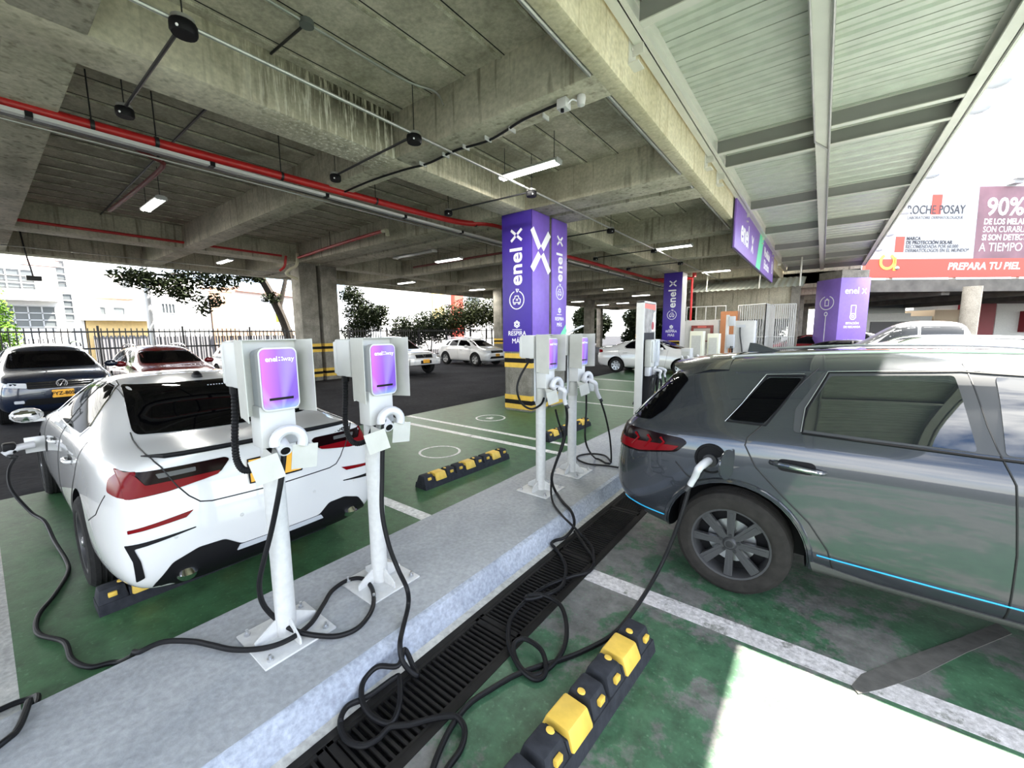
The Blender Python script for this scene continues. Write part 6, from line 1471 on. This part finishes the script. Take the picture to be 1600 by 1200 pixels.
for x, y in ((-1.4, 34), (-1.4, 46)): column(x-.3, y-.3, x+.3, y+.3, 4.2, 'column_rear')
t = thing('round_column', 'round grey concrete column by the red wall at right', 'column', tuple(far(26.75, 24)))
m = MB(); m.cyl((0, 0, 0), (0, 0, 4.2), .40, n=28); m.build('shaft', concrete('round_column_concrete', (.50, .45, .36), (.36, .32, .25), 1.5), t)
o = far(27, 26)
t = thing('billboard', 'huge white and pink advertising billboard over a coral red strip', 'billboard', (o.x, o.y, 0), VZ)
coral = plain('coral_red_print', (.62, .07, .045), .5); white_print = plain('billboard_white', (.50, .51, .535), .6); skin_print = plain('billboard_pink_violet', (.20, .095, .12), .5, var=.45, vscale=.55); grey_print = plain('billboard_dark_grey', (.05, .05, .06), .6); pale_print = plain('billboard_grey', (.13, .13, .14), .6)
m = MB(); m.box((-4.9, 0, 6.1), (10, .25, 10.42)); m.build('board', white_print, t)
m = MB(); m.box((-4.9, -.02, 4.98), (10, .25, 6.1)); m.build('coral_strip', coral, t)
m = MB(); m.prism([(1.75, -.01, 6.1), (9.8, -.01, 6.1), (9.8, -.01, 10.35), (1.60, -.01, 10.35)], (0, .02, 0)); m.build('portrait_panel', skin_print, t)
def bt(s, size, u0, z, mt, bold=0, sx=1.0, shear=0): text('lettering', s, size, (u0-27, -.02, z), (1, 0, 0), (0, 0, 1), mt, t, .004, 'LEFT', sx, shear, 1.0, bold)
m = MB(); m.box((-1.22, -.015, 8.75), (-.62, .0, 9.9)); m.build('red_square', coral, t)
bt('LA ROCHE POSAY', .72, 23.52, 9.0, grey_print, .006, .74)
bt('LABORATOIRE DERMATOLOGIQUE', .24, 24.35, 8.55, pale_print, 0, .9)
m = MB(); m.box((-3.2, -.015, 6.52), (-2.65, 0, 7.45)); m.build('red_square', coral, t)
for i, (s, mt, b) in enumerate((('MARCA', grey_print, .004), ('DE PROTECCIÓN SOLAR', grey_print, .004), ('RECOMENDADA POR 60.000', pale_print, 0), ('DERMATÓLOGOS EN EL MUNDO*', pale_print, 0))): bt(s, .285, 24.45, 7.32-.24*i, mt, b+.003, .90)
bt('90%', 1.45, 29.15, 9.12, print_white, .03, .95); bt('DE LOS MELANOMAS', .48, 29.1, 8.28, print_white, .012, .82); bt('SON CURABLES', .50, 29.1, 7.82, print_white, 0, .82); bt('SI SON DETECTADOS', .48, 29.1, 7.34, print_white, .012, .82); bt('A TIEMPO', .72, 29.0, 6.75, print_white, .0, .85)
bt('PREPARA TU PIEL', .60, 27.2, 5.62, print_white, .014, .98, .15)
m = MB(); ring(m, (-3.6, -.03, 5.95), (1, 0, 0), (0, 0, 1), .42, .16, .02, 120, 420); m.box((-3.22, -.05, 5.4), (-3.05, -.02, 6.2)); m.build('gold_emblem', plain('gold_print', (.85, .55, .08), .4), t); m = MB(); m.sphere((-3.0, -.05, 5.55), .14, 14); m.build('emblem_ball', chrome, t)
m = MB(); m.box((3.2, -.4, 10.42), (3.8, .1, 10.55)); m.box((3.0, -.7, 10.6), (4.0, -.2, 10.75)); m.build('lamp', plastic_grey, t)
for u in (-3, 1, 5, 9):
    m = MB(); m.box((u-.1, .25, 4.6), (u+.1, .5, 10.4)); m.build('post', steel_frame, t)
def far_thing(name, lab, cat, boxes, roof=None):
    t = thing(name, lab, cat)
    for nm, mt, u0, u1, d0, d1, z0, z1 in boxes:
        m = MB(); farbox(m, u0, u1, d0, d1, z0, z1); m.build(nm, mt, t)
    return t
far_thing('shop_building', 'white shop building with a ribbon window right of the violet pillar', 'building', [('walls', house_white, 34, 41, 40, 46, 0, 3.0), ('ribbon_window', win_dark, 34.5, 38.2, 39.9, 40.1, 3.3, 4.5), ('parapet', house_white, 34, 38.6, 39.8, 41, 4.5, 6), ('shop_opening', gate_grey, 35, 40.6, 39.92, 40.02, .4, 2.5), ('sill_band', house_white, 34, 38.6, 39.7, 40.5, 2.7, 3.3)])
far_thing('beige_building', 'beige house wall with a red panel behind the white pickup', 'building', [('wall', plain('beige_render', (.85, .68, .50), .8), 41.2, 44.2, 40, 46, 0, 3.6), ('clapboard_gable', house_white, 39.3, 47.2, 40.2, 47, 3.6, 6.0), ('red_panel', plain('deep_red_panel', (.28, .008, .02), .5), 43.6, 47.0, 39.9, 40.2, 1.0, 4.2)])
far_thing('white_tank_building', 'smooth white building at the right edge behind the round column', 'building', [('wall', house_white, 47.2, 51, 40, 48, 0, 5.5), ('red_awning', MATS['deep_red_panel'], 49.5, 60, 39.5, 42, 1.4, 3.4)])
